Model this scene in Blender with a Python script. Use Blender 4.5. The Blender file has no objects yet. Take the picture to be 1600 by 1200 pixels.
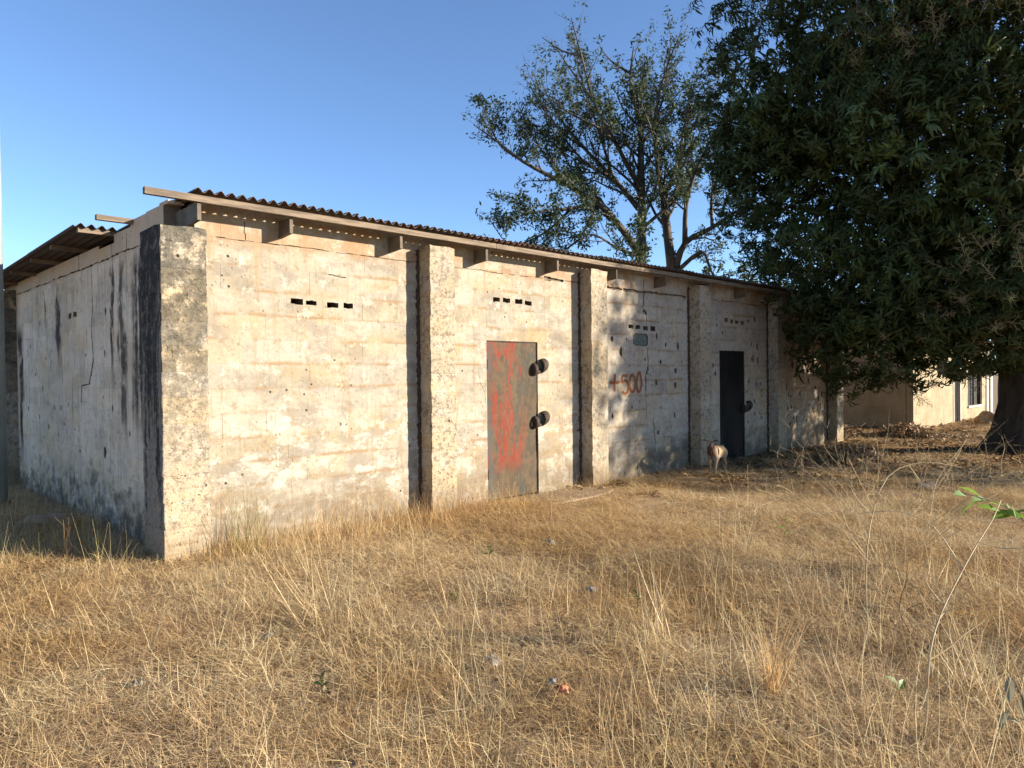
import bpy, math, random
import numpy as np
from mathutils import Matrix, Vector, Euler
R = math.radians
random.seed(11)
rs = np.random.RandomState(7)
scene = bpy.context.scene
C = scene.collection

# ------------------------------------------------------------------ camera, sky, sun, exposure
cam_d = bpy.data.cameras.new('camera'); cam = bpy.data.objects.new('camera', cam_d); C.objects.link(cam)
cam_d.sensor_width = 36.0; cam_d.lens = 1140.24 * 36.0 / 1600.0
cam_d.clip_start = 0.05; cam_d.clip_end = 2000
cam.matrix_world = Matrix.Translation((0, 0, 1.6)) @ Matrix.Rotation(math.pi/2 - 0.0111, 4, 'X') @ Matrix.Rotation(-0.0109, 4, 'Z')
scene.camera = cam

SUN_EL = 17.0
SUN_AZ = 97.0                       # clockwise from +Y
SUN_DIR = Vector((math.sin(R(SUN_AZ))*math.cos(R(SUN_EL)), math.cos(R(SUN_AZ))*math.cos(R(SUN_EL)), math.sin(R(SUN_EL))))
w = bpy.data.worlds.new('World'); scene.world = w; w.use_nodes = True
nt = w.node_tree
bg = nt.nodes['Background']
sky = nt.nodes.new('ShaderNodeTexSky'); sky.sky_type = 'NISHITA'
sky.sun_disc = False
sky.sun_elevation = R(SUN_EL); sky.sun_rotation = R(SUN_AZ)
sky.air_density = 0.85; sky.dust_density = 0.15; sky.ozone_density = 3.2; sky.altitude = 1800
nt.links.new(sky.outputs[0], bg.inputs[0]); bg.inputs[1].default_value = 0.115
sun_d = bpy.data.lights.new('sun', 'SUN'); sun = bpy.data.objects.new('sun', sun_d); C.objects.link(sun)
sun_d.energy = 4.9; sun_d.angle = R(0.7); sun_d.color = (1.0, 0.925, 0.80)
sun.rotation_euler = SUN_DIR.to_track_quat('Z', 'Y').to_euler()
scene.view_settings.view_transform = 'Standard'
scene.view_settings.look = 'None'
scene.view_settings.exposure = 1.32
scene.view_settings.gamma = 1.0
scene.view_settings.use_curve_mapping = False

# ------------------------------------------------------------------ helpers
class MB:
    def __init__(s): s.v = []; s.f = []; s.a = []; s.cur = 0.5
    def quad(s, *p):
        n = len(s.v); s.v += [tuple(q) for q in p]; s.f.append(tuple(range(n, n+len(p)))); s.a.append(s.cur)
    def face(s, idx): s.f.append(tuple(idx)); s.a.append(s.cur)
    def box(s, x0, x1, y0, y1, z0, z1):
        n = len(s.v)
        s.v += [(x0,y0,z0),(x1,y0,z0),(x1,y1,z0),(x0,y1,z0),(x0,y0,z1),(x1,y0,z1),(x1,y1,z1),(x0,y1,z1)]
        for f in ((0,3,2,1),(4,5,6,7),(0,1,5,4),(1,2,6,5),(2,3,7,6),(3,0,4,7)): s.face([n+i for i in f])
    def tube(s, pts, rad, n=6, cap=True):
        P = [Vector(p) for p in pts]
        ref = Vector((0.31, 0.17, 0.93))
        base = len(s.v)
        for i, p in enumerate(P):
            t = (P[min(i+1, len(P)-1)] - P[max(i-1, 0)])
            if t.length < 1e-9: t = Vector((0,0,1))
            t.normalize()
            u = t.cross(ref)
            if u.length < .1: u = t.cross(Vector((1,0,0)))
            u.normalize(); v = t.cross(u)
            r = rad[i] if hasattr(rad, '__len__') else rad
            for k in range(n):
                an = 2*math.pi*k/n
                q = p + (u*math.cos(an) + v*math.sin(an))*r
                s.v.append((q.x,q.y,q.z))
        for i in range(len(P)-1):
            for k in range(n):
                a = base+i*n+k; b = base+i*n+(k+1) % n
                s.face((a, b, b+n, a+n))
        if cap:
            s.face([base+k for k in range(n)][::-1]); s.face([base+(len(P)-1)*n+k for k in range(n)])
    def build(s, name, m, parent=None, smooth=False):
        return mesh_obj(name, s.v, s.f, m, parent, smooth, s.a)

def mesh_obj(name, v, f, m, parent=None, smooth=False, attr=None):
    me = bpy.data.meshes.new(name); me.from_pydata(v, [], f)
    if attr is not None and len(attr) == len(f):
        at = me.attributes.new('rnd', 'FLOAT', 'FACE'); at.data.foreach_set('value', np.asarray(attr, dtype=np.float32))
    if m is not None: me.materials.append(m)
    if smooth: me.polygons.foreach_set('use_smooth', [True]*len(me.polygons))
    me.update()
    o = bpy.data.objects.new(name, me); C.objects.link(o)
    if parent is not None: o.parent = parent
    return o

def np_mesh(name, V, F, m, parent=None, attr=None, coll=None):
    """V (n,3), F (k,4) int arrays: fast quad mesh."""
    me = bpy.data.meshes.new(name)
    k = len(F); w_ = F.shape[1]
    me.vertices.add(len(V)); me.vertices.foreach_set('co', np.ascontiguousarray(V, dtype=np.float32).ravel())
    me.loops.add(k*w_); me.loops.foreach_set('vertex_index', np.ascontiguousarray(F, dtype=np.int32).ravel())
    me.polygons.add(k); me.polygons.foreach_set('loop_start', np.arange(0, k*w_, w_, dtype=np.int32))
    if attr is not None:
        at = me.attributes.new('rnd', 'FLOAT', 'FACE'); at.data.foreach_set('value', np.asarray(attr, dtype=np.float32))
    me.materials.append(m); me.update(calc_edges=True); me.validate()
    o = bpy.data.objects.new(name, me); (coll or C).objects.link(o)
    if parent is not None: o.parent = parent
    return o

def tag(o, label=None, cat=None, group=None, kind=None):
    if label: o['label'] = label
    if cat: o['category'] = cat
    if group: o['group'] = group
    if kind: o['kind'] = kind
    return o

def thing(name, label, cat, loc=(0,0,0), rz=0, group=None):
    o = bpy.data.objects.new(name, None); C.objects.link(o); o.empty_display_size = .2
    o.location = loc; o.rotation_euler = (0,0,rz)
    return tag(o, label, cat, group)

# ------------------------------------------------------------------ node material helper
class G:
    def __init__(s, name):
        s.m = bpy.data.materials.new(name); s.m.use_nodes = True; s.t = s.m.node_tree; s.t.nodes.clear()
        s.out = s.t.nodes.new('ShaderNodeOutputMaterial')
    def n(s, typ, inp=None, **props):
        nd = s.t.nodes.new(typ)
        for k, v in props.items(): setattr(nd, k, v)
        for k, v in (inp or {}).items(): s.set(nd.inputs[k], v)
        return nd
    def set(s, sock, v):
        if isinstance(v, bpy.types.NodeSocket): s.t.links.new(v, sock)
        elif isinstance(v, (tuple, list)) and len(v) == 3 and sock.type == 'RGBA': sock.default_value = (*v, 1)
        else: sock.default_value = v
    def math(s, op, a, b=0.0, clamp=False):
        nd = s.n('ShaderNodeMath', operation=op, use_clamp=clamp); s.set(nd.inputs[0], a); s.set(nd.inputs[1], b); return nd.outputs[0]
    def add(s, a, b): return s.math('ADD', a, b)
    def mul(s, a, b): return s.math('MULTIPLY', a, b)
    def vmap(s, vec, sc): 
        nd = s.n('ShaderNodeMapping', vector_type='POINT'); s.set(nd.inputs['Vector'], vec); nd.inputs['Scale'].default_value = sc; return nd.outputs[0]
    def noise(s, vec, scale=1.0, detail=4.0, rough=0.55, sc=None, dist=0.0, off=None):
        if sc or off:
            nd = s.n('ShaderNodeMapping'); s.set(nd.inputs['Vector'], vec)
            if sc: nd.inputs['Scale'].default_value = sc
            if off: nd.inputs['Location'].default_value = off
            vec = nd.outputs[0]
        nd = s.n('ShaderNodeTexNoise', {'Vector': vec, 'Scale': scale, 'Detail': detail, 'Roughness': rough, 'Distortion': dist}); return nd.outputs[0]
    def voro(s, vec, scale, feature='F1', out='Distance', rnd=1.0):
        nd = s.n('ShaderNodeTexVoronoi', {'Vector': vec, 'Scale': scale, 'Randomness': rnd}, feature=feature); return nd.outputs[out]
    def step(s, v, a, b, c=0.0, d=1.0):
        nd = s.n('ShaderNodeMapRange', {'Value': v, 'From Min': a, 'From Max': b, 'To Min': c, 'To Max': d}, interpolation_type='SMOOTHSTEP'); return nd.outputs[0]
    def lin(s, v, a, b, c=0.0, d=1.0):
        nd = s.n('ShaderNodeMapRange', {'Value': v, 'From Min': a, 'From Max': b, 'To Min': c, 'To Max': d}); return nd.outputs[0]
    def mix(s, f, a, b, blend='MIX'):
        nd = s.n('ShaderNodeMix', data_type='RGBA', blend_type=blend); s.set(nd.inputs[0], f); s.set(nd.inputs[6], a); s.set(nd.inputs[7], b); return nd.outputs[2]
    def ramp(s, f, stops):
        nd = s.n('ShaderNodeValToRGB', {'Fac': f}); cr = nd.color_ramp
        while len(cr.elements) < len(stops): cr.elements.new(0.5)
        for e, (p, c) in zip(cr.elements, stops): e.position = p; e.color = (*c, 1)
        return nd.outputs[0]
    def coords(s, obj=None, which='Object'):
        nd = s.n('ShaderNodeTexCoord')
        if obj: nd.object = obj
        return nd.outputs[which]
    def pos(s): return s.n('ShaderNodeNewGeometry').outputs['Position']
    def attr(s, name='rnd'): return s.n('ShaderNodeAttribute', attribute_name=name).outputs['Fac']
    def orand(s): return s.n('ShaderNodeObjectInfo').outputs['Random']
    def xyz(s, v):
        nd = s.n('ShaderNodeSeparateXYZ', {0: v}); return nd.outputs
    def done(s, col, rough=0.9, bump=None, bstr=0.5, bdist=0.01, spec=0.3, metal=0.0, trans=None, tw=0.3):
        p = s.n('ShaderNodeBsdfPrincipled', {'Base Color': col, 'Roughness': rough, 'Metallic': metal, 'Specular IOR Level': spec})
        if bump is not None:
            b = s.n('ShaderNodeBump', {'Height': bump, 'Strength': bstr, 'Distance': bdist}); s.t.links.new(b.outputs[0], p.inputs['Normal'])
        sh = p.outputs[0]
        if trans is not None:
            t = s.n('ShaderNodeBsdfTranslucent', {'Color': trans}); mx = s.n('ShaderNodeMixShader', {0: tw})
            s.t.links.new(sh, mx.inputs[1]); s.t.links.new(t.outputs[0], mx.inputs[2]); sh = mx.outputs[0]
        s.t.links.new(sh, s.out.inputs[0]); return s.m

def smooth_pts(pts, k=4):
    P = [Vector(p) for p in pts]; out = []
    for i in range(len(P)-1):
        p0 = P[max(i-1,0)]; p1 = P[i]; p2 = P[i+1]; p3 = P[min(i+2,len(P)-1)]
        for j in range(k):
            t = j/k
            out.append(0.5*((2*p1)+(p2-p0)*t+(2*p0-5*p1+4*p2-p3)*t*t+(3*p1-p0-3*p2+p3)*t**3))
    out.append(P[-1]); return out

# ------------------------------------------------------------------ frames of the two buildings
AX0, AY0, AANG = -2.9922, 6.2371, 0.7940
RZ = math.pi/2 - AANG                        # local x runs along the front wall, local y into the building
store = thing('storage_building', 'long whitewashed concrete block storehouse with pilasters and a corrugated roof edge', 'building', (AX0, AY0, 0), RZ)
house = thing('block_house', 'distant sunlit block house with a barred window, behind the mango trunk', 'building', (10.94, 19.91, 0), RZ)
SDX = Vector((math.sin(AANG), math.cos(AANG), 0)); SDY = Vector((-math.cos(AANG), math.sin(AANG), 0))
def to_world(x, y, z=0): return Vector((AX0, AY0, 0)) + SDX*x + SDY*y + Vector((0,0,z))

# ------------------------------------------------------------------ materials
def wall_material(name, side, root):
    g = G(name); P = g.coords(root); x, y, z = g.xyz(P)
    rnd = g.attr('rnd')
    big = g.noise(P, 1.0, 8, 0.70, sc=(0.9, 0.9, 2.6))
    mid = g.noise(P, 3.0, 8, 0.70, sc=(1.0, 1.0, 1.5), off=(3, 1, 7))
    fine = g.noise(P, 28.0, 6, 0.7)
    vfine = g.noise(P, 110.0, 3, 0.6)
    drip = g.noise(P, 1.0, 5, 0.65, sc=(11, 11, 0.8))
    dripb = g.noise(P, 1.0, 4, 0.6, sc=(4.5, 4.5, 0.45), off=(2.3, 9, 0))
    pit_c = g.voro(P, 17.0); pit_sel = g.noise(P, 2.6, 3, 0.6, off=(5, 5, 5))
    pits = g.mul(g.step(pit_c, 0.20, 0.10), g.step(pit_sel, 0.52, 0.66))
    pit2 = g.mul(g.step(g.voro(P, 6.0), 0.10, 0.055), g.step(g.noise(P, 1.3, 3, 0.6, off=(1, 8, 2)), 0.42, 0.6))
    if side == 'front':
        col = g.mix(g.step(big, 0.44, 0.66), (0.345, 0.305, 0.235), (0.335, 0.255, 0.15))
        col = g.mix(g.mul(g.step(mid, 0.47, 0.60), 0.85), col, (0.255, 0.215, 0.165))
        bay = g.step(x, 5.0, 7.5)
        col = g.mix(g.mul(bay, g.lin(mid, 0.3, 0.7, 0.9, 0.35)), col, (0.47, 0.40, 0.325))  # colour raised in the farther bays to brighten them in the tree's shade
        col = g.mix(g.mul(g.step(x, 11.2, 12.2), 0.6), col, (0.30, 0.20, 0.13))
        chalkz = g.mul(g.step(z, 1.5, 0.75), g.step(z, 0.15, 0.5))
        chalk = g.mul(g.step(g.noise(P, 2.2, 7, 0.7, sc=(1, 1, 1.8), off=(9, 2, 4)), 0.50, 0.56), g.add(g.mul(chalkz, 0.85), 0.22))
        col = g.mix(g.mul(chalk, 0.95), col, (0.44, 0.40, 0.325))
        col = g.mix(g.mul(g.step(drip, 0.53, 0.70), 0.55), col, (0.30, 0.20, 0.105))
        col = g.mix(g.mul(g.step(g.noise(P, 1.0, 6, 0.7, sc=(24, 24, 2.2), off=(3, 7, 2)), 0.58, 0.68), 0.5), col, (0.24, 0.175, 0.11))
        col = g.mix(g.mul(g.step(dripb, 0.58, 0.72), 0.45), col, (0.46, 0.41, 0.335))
        # stains that follow the courses, small scabs and scratches
        ph = g.math('FRACT', g.math('DIVIDE', g.add(g.add(z, 100*0.235-2.92), g.mul(g.add(mid, -0.5), 0.07)), 0.235))
        band = g.math('MAXIMUM', g.step(ph, 0.16, 0.0), g.step(ph, 0.86, 1.0))
        col = g.mix(g.mul(band, g.mul(g.step(g.noise(P, 2.4, 5, 0.65, off=(2, 2, 9)), 0.44, 0.62), 0.75)), col, (0.28, 0.17, 0.08))
        col = g.mix(g.mul(g.step(g.noise(P, 13.0, 6, 0.72, off=(6, 0, 3)), 0.54, 0.64), 0.6), col, (0.235, 0.17, 0.11))
        col = g.mix(g.mul(g.step(g.noise(P, 26.0, 5, 0.7, sc=(1, 1, 0.55), off=(1, 4, 3)), 0.63, 0.69), 0.8), col, (0.15, 0.105, 0.07))
        col = g.mix(g.mul(g.step(g.noise(P, 7.0, 6, 0.7, off=(8, 3, 1)), 0.58, 0.63), 0.6), col, (0.50, 0.45, 0.36))
        # rust-orange line and bleed under the top course
        col = g.mix(g.mul(g.mul(g.step(z, 2.78, 2.98), g.step(mid, 0.38, 0.62)), 0.75), col, (0.33, 0.20, 0.11))
        base = g.mul(g.step(g.add(z, g.mul(g.add(mid, -0.5), 2.4)), 0.95, 0.05), g.step(g.noise(P, 5.0, 7, 0.72, off=(5, 9, 1)), 0.36, 0.56))
        col = g.mix(g.mul(base, 0.85), col, (0.19, 0.14, 0.088))
        moss = g.mul(g.mul(g.step(g.add(z, g.mul(g.add(big, -0.5), 2.2)), 0.62, 0.1), bay), g.step(g.noise(P, 4.0, 7, 0.72, off=(1, 9, 6)), 0.38, 0.58))
        col = g.mix(g.mul(moss, 0.75), col, (0.13, 0.115, 0.09))
    elif side == 'left':
        col = g.mix(g.step(big, 0.40, 0.66), (0.74, 0.575, 0.425), (0.62, 0.46, 0.305))
        col = g.mix(g.mul(g.step(mid, 0.5, 0.68), 0.7), col, (0.48, 0.36, 0.265))
        col = g.mix(g.mul(g.step(drip, 0.50, 0.70), 0.5), col, (0.25, 0.195, 0.15))
        col = g.mix(g.mul(g.step(dripb, 0.55, 0.70), 0.45), col, (0.74, 0.60, 0.46))
        col = g.mix(g.mul(g.step(g.noise(P, 1.0, 6, 0.7, sc=(26, 26, 3.5)), 0.60, 0.68), 0.75), col, (0.11, 0.085, 0.065))
        col = g.mix(g.mul(g.step(g.noise(P, 8.0, 6, 0.72), 0.56, 0.66), 0.45), col, (0.22, 0.17, 0.125))
        col = g.mix(g.mul(g.step(z, 2.86, 2.93), 0.75), col, (0.52, 0.37, 0.25))
        # black algae streaks below the leaks in the roof
        wob = g.mul(g.add(g.noise(P, 1.0, 4, 0.6, sc=(2, 2, 1.3), off=(4, 4, 1)), -0.5), 0.55)
        yy = g.add(y, wob)
        def streak(c, hw, z0, z1):
            b = g.step(g.math('ABSOLUTE', g.add(yy, -c)), hw, hw*0.35)
            return g.mul(b, g.mul(g.step(z, z1, z1+0.7), g.step(z, z0+0.03, z0-0.25)))
        s = g.math('MAXIMUM', streak(1.22, 0.26, 2.93, 0.8), g.mul(streak(1.72, 0.13, 2.93, 0.7), 0.9)); s2 = streak(2.05, 0.07, 2.9, 1.3)
        s3 = streak(4.3, 0.17, 2.9, 1.5); s4 = streak(6.55, 0.16, 2.5, 0.2); s5 = streak(5.0, 0.07, 2.85, 2.0)
        tot = g.math('MAXIMUM', g.math('MAXIMUM', s, s2), g.math('MAXIMUM', g.math('MAXIMUM', s3, s4), s5))
        tot = g.mul(tot, g.step(g.add(drip, g.mul(mid, 0.6)), 0.58, 0.80))
        tot = g.math('MULTIPLY', g.mul(tot, 0.95), g.step(g.noise(P, 6.0, 8, 0.75, off=(9, 5, 2)), 0.28, 0.50), True)
        col = g.mix(tot, col, (0.026, 0.022, 0.019))
        base = g.step(g.add(z, g.mul(g.add(mid, -0.5), 2.2)), 0.70, 0.05)
        col = g.mix(g.mul(g.mul(base, g.step(g.noise(P, 5.0, 7, 0.72, off=(5, 9, 1)), 0.34, 0.56)), 0.85), col, (0.085, 0.064, 0.044))
    else:
        n3 = g.noise(P, 16.0, 8, 0.75)
        col = g.mix(g.step(n3, 0.49, 0.56), (0.39, 0.325, 0.235), (0.215, 0.17, 0.12))
        col = g.mix(g.mul(g.step(mid, 0.46, 0.64), 0.8), col, (0.46, 0.345, 0.215))
        col = g.mix(g.mul(g.step(g.noise(P, 4.0, 7, 0.72, off=(3, 3, 3)), 0.54, 0.59), 0.85), col, (0.43, 0.375, 0.295))
        # first pilaster carries black mould on its upper half and on its left face
        first = g.step(x, 0.7, 0.6)
        up = g.step(g.add(z, g.mul(g.add(g.noise(P, 6.0, 8, 0.75, off=(2, 6, 4)), -0.5), 5.0)), 0.5, 2.4)
        mould = g.mul(first, g.mul(up, g.step(g.noise(P, 5.0, 8, 0.7, off=(7, 1, 3)), 0.40, 0.50)))
        col = g.mix(g.mul(mould, 0.88), col, g.mix(g.step(n3, 0.42, 0.60), (0.055, 0.05, 0.04), (0.16, 0.14, 0.105)))
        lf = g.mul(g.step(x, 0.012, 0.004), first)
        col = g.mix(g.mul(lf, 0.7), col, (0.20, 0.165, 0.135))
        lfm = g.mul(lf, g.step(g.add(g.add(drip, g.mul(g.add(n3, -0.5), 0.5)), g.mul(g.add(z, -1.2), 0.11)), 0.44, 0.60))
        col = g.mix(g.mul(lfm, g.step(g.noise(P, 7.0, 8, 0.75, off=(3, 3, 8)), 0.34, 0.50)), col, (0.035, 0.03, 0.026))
        base = g.step(g.add(z, g.mul(g.add(mid, -0.5), 1.2)), 0.5, 0.0)
        col = g.mix(g.mul(base, 0.8), col, (0.28, 0.20, 0.11))
        pits = g.math('MAXIMUM', g.mul(pits, 0.25), g.mul(g.step(g.noise(P, 34.0, 5, 0.7, dist=1.2), 0.60, 0.68), g.step(mid, 0.40, 0.58)))
    col = g.mix(1.0, col, g.ramp(g.math('FRACT', g.mul(rnd, 7.31)), [(0.0, (0.84, 0.83, 0.82)), (0.2, (0.96, 0.95, 0.93)), (0.55, (1.02, 1.01, 1.0)), (0.75, (1.0, 0.95, 0.85)), (0.9, (0.92, 0.91, 0.90)), (1.0, (0.87, 0.87, 0.87))]), 'MULTIPLY')
    col = g.mix(g.mul(pits, 0.85), col, (0.15, 0.10, 0.065))
    col = g.mix(pit2, col, (0.05, 0.035, 0.026))
    col = g.mix(0.5, col, g.mix(fine, (0.72, 0.72, 0.72), (1.28, 1.28, 1.28)), 'MULTIPLY')
    h = g.add(g.add(g.mul(fine, 0.5), g.mul(vfine, 0.16)), g.mul(mid, 0.7))
    h = g.add(h, g.mul(g.math('MAXIMUM', pits, pit2), -1.0))
    return g.done(col, 0.92, h, 1.0 if side == 'pilaster' else 0.55, 0.02 if side == 'pilaster' else 0.012, spec=0.15)

def simple(name, c1, c2, scale=6, rough=0.85, sc=None, bstr=0.3, bdist=0.005, metal=0.0, detail=6, lo=0.4, hi=0.62, spec=0.3):
    g = G(name); P = g.pos(); n = g.noise(P, scale, detail, 0.65, sc=sc)
    f = g.noise(P, scale*9, 3, 0.6, sc=sc)
    col = g.mix(g.step(n, lo, hi), c1, c2)
    col = g.mix(0.35, col, g.mix(f, (0.6,)*3, (1.4,)*3), 'MULTIPLY')
    return g.done(col, rough, g.add(n, g.mul(f, 0.4)), bstr, bdist, metal=metal, spec=spec)

M = {}
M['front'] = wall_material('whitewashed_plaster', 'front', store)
M['left'] = wall_material('mouldy_plaster', 'left', store)
M['pil'] = wall_material('rough_render', 'pilaster', store)
M['core'] = simple('bare_block', (0.20, 0.15, 0.10), (0.12, 0.085, 0.055), 7)
M['mud'] = simple('termite_mud', (0.085, 0.05, 0.03), (0.045, 0.028, 0.018), 30, bstr=1.0, bdist=0.01)
M['wood'] = simple('weathered_wood', (0.225, 0.165, 0.11), (0.13, 0.095, 0.065), 3, sc=(1, 1, 12), bstr=0.4)
M['darkwood'] = simple('grey_rafter_wood', (0.17, 0.13, 0.09), (0.11, 0.085, 0.06), 5, bstr=0.4)
M['iron'] = simple('rusty_iron', (0.062, 0.037, 0.023), (0.034, 0.022, 0.015), 22, 0.75, bstr=0.5)
def roof_mat():
    g = G('old_corrugated_iron'); P = g.pos(); n = g.noise(P, 2.5, 6, 0.65); o = g.orand()
    col = g.mix(g.step(g.add(n, g.mul(o, 0.25)), 0.45, 0.75), (0.10, 0.085, 0.075), (0.13, 0.07, 0.045))
    col = g.mix(0.4, col, g.mix(g.noise(P, 40, 3), (0.6,)*3, (1.4,)*3), 'MULTIPLY')
    return g.done(col, 0.6, n, 0.2, 0.003, metal=0.25)
M['roof'] = roof_mat()
def door_mat(name, dark):
    g = G(name); P = g.coords(store); x, y, z = g.xyz(P)
    n = g.noise(P, 1.0, 7, 0.68, sc=(7, 7, 1.9)); n2 = g.noise(P, 1.0, 6, 0.7, sc=(10, 10, 2.6), off=(4, 1, 2)); n3 = g.noise(P, 9, 6, 0.65); f = g.noise(P, 60, 4, 0.7)
    if dark:
        col = g.mix(g.step(n, 0.4, 0.62), (0.006, 0.0055, 0.005), (0.012, 0.0105, 0.009))
        col = g.mix(g.mul(g.step(z, 0.75, 0.1), g.step(n2, 0.45, 0.6)), col, (0.04, 0.02, 0.014))
    else:
        col = g.mix(g.step(n3, 0.42, 0.62), (0.105, 0.072, 0.040), (0.070, 0.050, 0.031))
        col = g.mix(g.mul(g.step(n2, 0.50, 0.60), 0.85), col, (0.058, 0.054, 0.042))
        redm = g.mul(g.step(g.add(n, g.mul(g.add(f, -0.5), 0.25)), 0.465, 0.545), g.mul(g.step(z, 0.30, 0.55), g.step(g.add(x, g.mul(n3, 0.35)), 4.93, 4.72)))
        col = g.mix(g.mul(redm, 0.92), col, (0.19, 0.034, 0.017))
        col = g.mix(g.mul(redm, g.mul(g.step(g.noise(P, 1.0, 5, 0.75, sc=(40, 40, 9), off=(2, 2, 5)), 0.50, 0.60), 0.75)), col, (0.13, 0.085, 0.05))
        col = g.mix(g.mul(g.step(g.noise(P, 1.0, 5, 0.7, sc=(22, 22, 2.0), off=(6, 2, 8)), 0.60, 0.68), 0.6), col, (0.16, 0.075, 0.03))
        bluem = g.mul(g.step(x, 4.12, 4.02), g.step(n2, 0.42, 0.56))
        col = g.mix(g.mul(bluem, 0.8), col, (0.06, 0.072, 0.07))
        col = g.mix(g.mul(g.step(g.voro(P, 34), 0.17, 0.09), g.step(n3, 0.5, 0.6)), col, (0.05, 0.03, 0.02))
    col = g.mix(0.35, col, g.mix(f, (0.55,)*3, (1.45,)*3), 'MULTIPLY')
    return g.done(col, 0.75, g.add(n3, g.mul(f, 0.3)), 0.25, 0.006, spec=0.15)
M['door1'] = door_mat('faded_red_door_paint', False)
M['door2'] = door_mat('black_door_paint', True)
def paint_mat():
    g = G('brown_brush_paint'); P = g.pos()
    n = g.noise(P, 1.0, 5, 0.7, sc=(30, 30, 30)); col = g.mix(g.step(n, 0.35, 0.7), (0.22, 0.065, 0.02), (0.30, 0.12, 0.05)); return g.done(col, 0.9)
M['paint'] = paint_mat()
M['plaque'] = simple('grey_green_plate', (0.15, 0.165, 0.13), (0.085, 0.10, 0.085), 20, 0.8)
M['galv'] = simple('galvanised_steel', (0.36, 0.38, 0.34), (0.30, 0.32, 0.30), 3, 0.5, metal=0.3, bstr=0.05)
M['slab'] = simple('dusty_concrete', (0.30, 0.205, 0.12), (0.22, 0.145, 0.08), 5)
def hwall():
    g = G('tan_block_wall'); P = g.coords(house); n = g.noise(P, 1.5, 6, 0.65); f = g.noise(P, 16, 5, 0.7); r = g.attr()
    col = g.mix(g.step(n, 0.4, 0.65), (0.38, 0.29, 0.175), (0.31, 0.225, 0.13))
    col = g.mix(g.step(f, 0.5, 0.7), col, (0.29, 0.21, 0.125))
    col = g.mix(1.0, col, g.ramp(r, [(0, (0.88,)*3), (1, (1.06,)*3)]), 'MULTIPLY')
    return g.done(col, 0.92, f, 0.4, 0.01)
M['hwall'] = hwall()
M['mortar'] = simple('grey_mortar', (0.33, 0.26, 0.18), (0.27, 0.2, 0.13), 8)
M['black'] = simple('dark_interior', (0.03, 0.027, 0.024), (0.02, 0.018, 0.016), 5)
M['whitepaint'] = simple('dull_white_paint', (0.6, 0.55, 0.46), (0.5, 0.45, 0.37), 8)

# ------------------------------------------------------------------ block walls
def subtract(rects, holes):
    for (hu0, hu1, hz0, hz1) in holes:
        out = []
        for (u0, u1, z0, z1) in rects:
            if hu1 <= u0 or hu0 >= u1 or hz1 <= z0 or hz0 >= z1: out.append((u0, u1, z0, z1)); continue
            if z0 < hz0: out.append((u0, u1, z0, hz0))
            if z1 > hz1: out.append((u0, u1, hz1, z1))
            a, b = max(z0, hz0), min(z1, hz1)
            if u0 < hu0: out.append((u0, hu0, a, b))
            if u1 > hu1: out.append((hu1, u1, a, b))
        rects = out
    return [r for r in rects if r[1]-r[0] > 1e-4 and r[3]-r[2] > 1e-4]

def near(holes, r): return [h for h in holes if h[0] < r[1] and h[1] > r[0] and h[2] < r[3] and h[3] > r[2]]

def panel_box(mb, mp, flip, u0, u1, z0, z1, o0, o1, jit=0.0):
    """box in panel coordinates: u along, z up, o outwards (o1 is the outer face)."""
    n = len(mb.v); j = lambda: random.uniform(-jit, jit)
    for o in (o0, o1):
        for (u, z) in ((u0, z0), (u1, z0), (u1, z1), (u0, z1)):
            mb.v.append(mp(u, z, o + (j() if o == o1 else 0)))
    F = [(4,5,6,7), (0,1,5,4), (1,2,6,5), (2,3,7,6), (3,0,4,7)]
    for f in F:
        f = [n+i for i in f]; mb.face(f[::-1] if flip else f)

block_jobs = []          # (apparent size, mb, material, wall part)
CAMP = Vector((0, 0, 1.6))
def block_wall(pname, parent, root_to_world, mp, flip, u0, u1, rows, ln, mat, holes, deep, thru, off=0.0, coremat=None, out=(0.0022, 0.0042)):
    """rows: list of (z0, z1). holes cut the blocks and the face of the core; thru cut the whole wall."""
    allh = holes + deep + thru
    z0 = rows[0][0]; z1 = rows[-1][1]
    core = MB()
    for r in subtract([(u0, u1, z0, z1)], deep + thru + holes): panel_box(core, mp, flip, *r, -0.03, 0.0)
    for r in subtract([(u0, u1, z0, z1)], thru): panel_box(core, mp, flip, *r, -0.16, -0.0301)
    part = core.build(pname, coremat or M['core'], parent)
    for i, (a, b) in enumerate(rows):
        u = u0 - (ln*0.5 if i % 2 else 0.0) - off
        while u < u1:
            l = ln*random.uniform(0.96, 1.04)
            gp = 0.0025 if random.random() < 0.10 else 0.0004
            r = (max(u, u0)+gp, min(u+l, u1)-0.0004, a+(0.0018 if random.random() < .08 else .0004), b-0.0004); u += l
            if r[1]-r[0] < 0.03: continue
            mb = MB(); mb.cur = random.random(); area = 0
            o = random.uniform(*out)
            pieces = subtract([r], near(allh, r))
            jit = 0.0006 if len(pieces) == 1 else 0
            for p in pieces:
                panel_box(mb, mp, flip, *p, 0.0001, o, jit); area += (p[1]-p[0])*(p[3]-p[2])
            if area < 1e-4: continue
            c = root_to_world(Vector(mp((r[0]+r[1])/2, (r[2]+r[3])/2, 0)))
            block_jobs.append((area/(c-CAMP).length_squared, mb, mat, part))
    return part

def wobble_rect(u0, u1, z0, z1, j=0.012):
    """a ragged hole: a few overlapping rectangles"""
    w_ = (u1-u0)/3; hs = []
    for k in range(3):
        hs.append((u0+k*w_-0.001+random.uniform(-j, j)*(k == 0), u0+(k+1)*w_+random.uniform(-j, j)*(k == 2), z0+random.uniform(-j, j), z1+random.uniform(-j, j)))
    return hs

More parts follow.
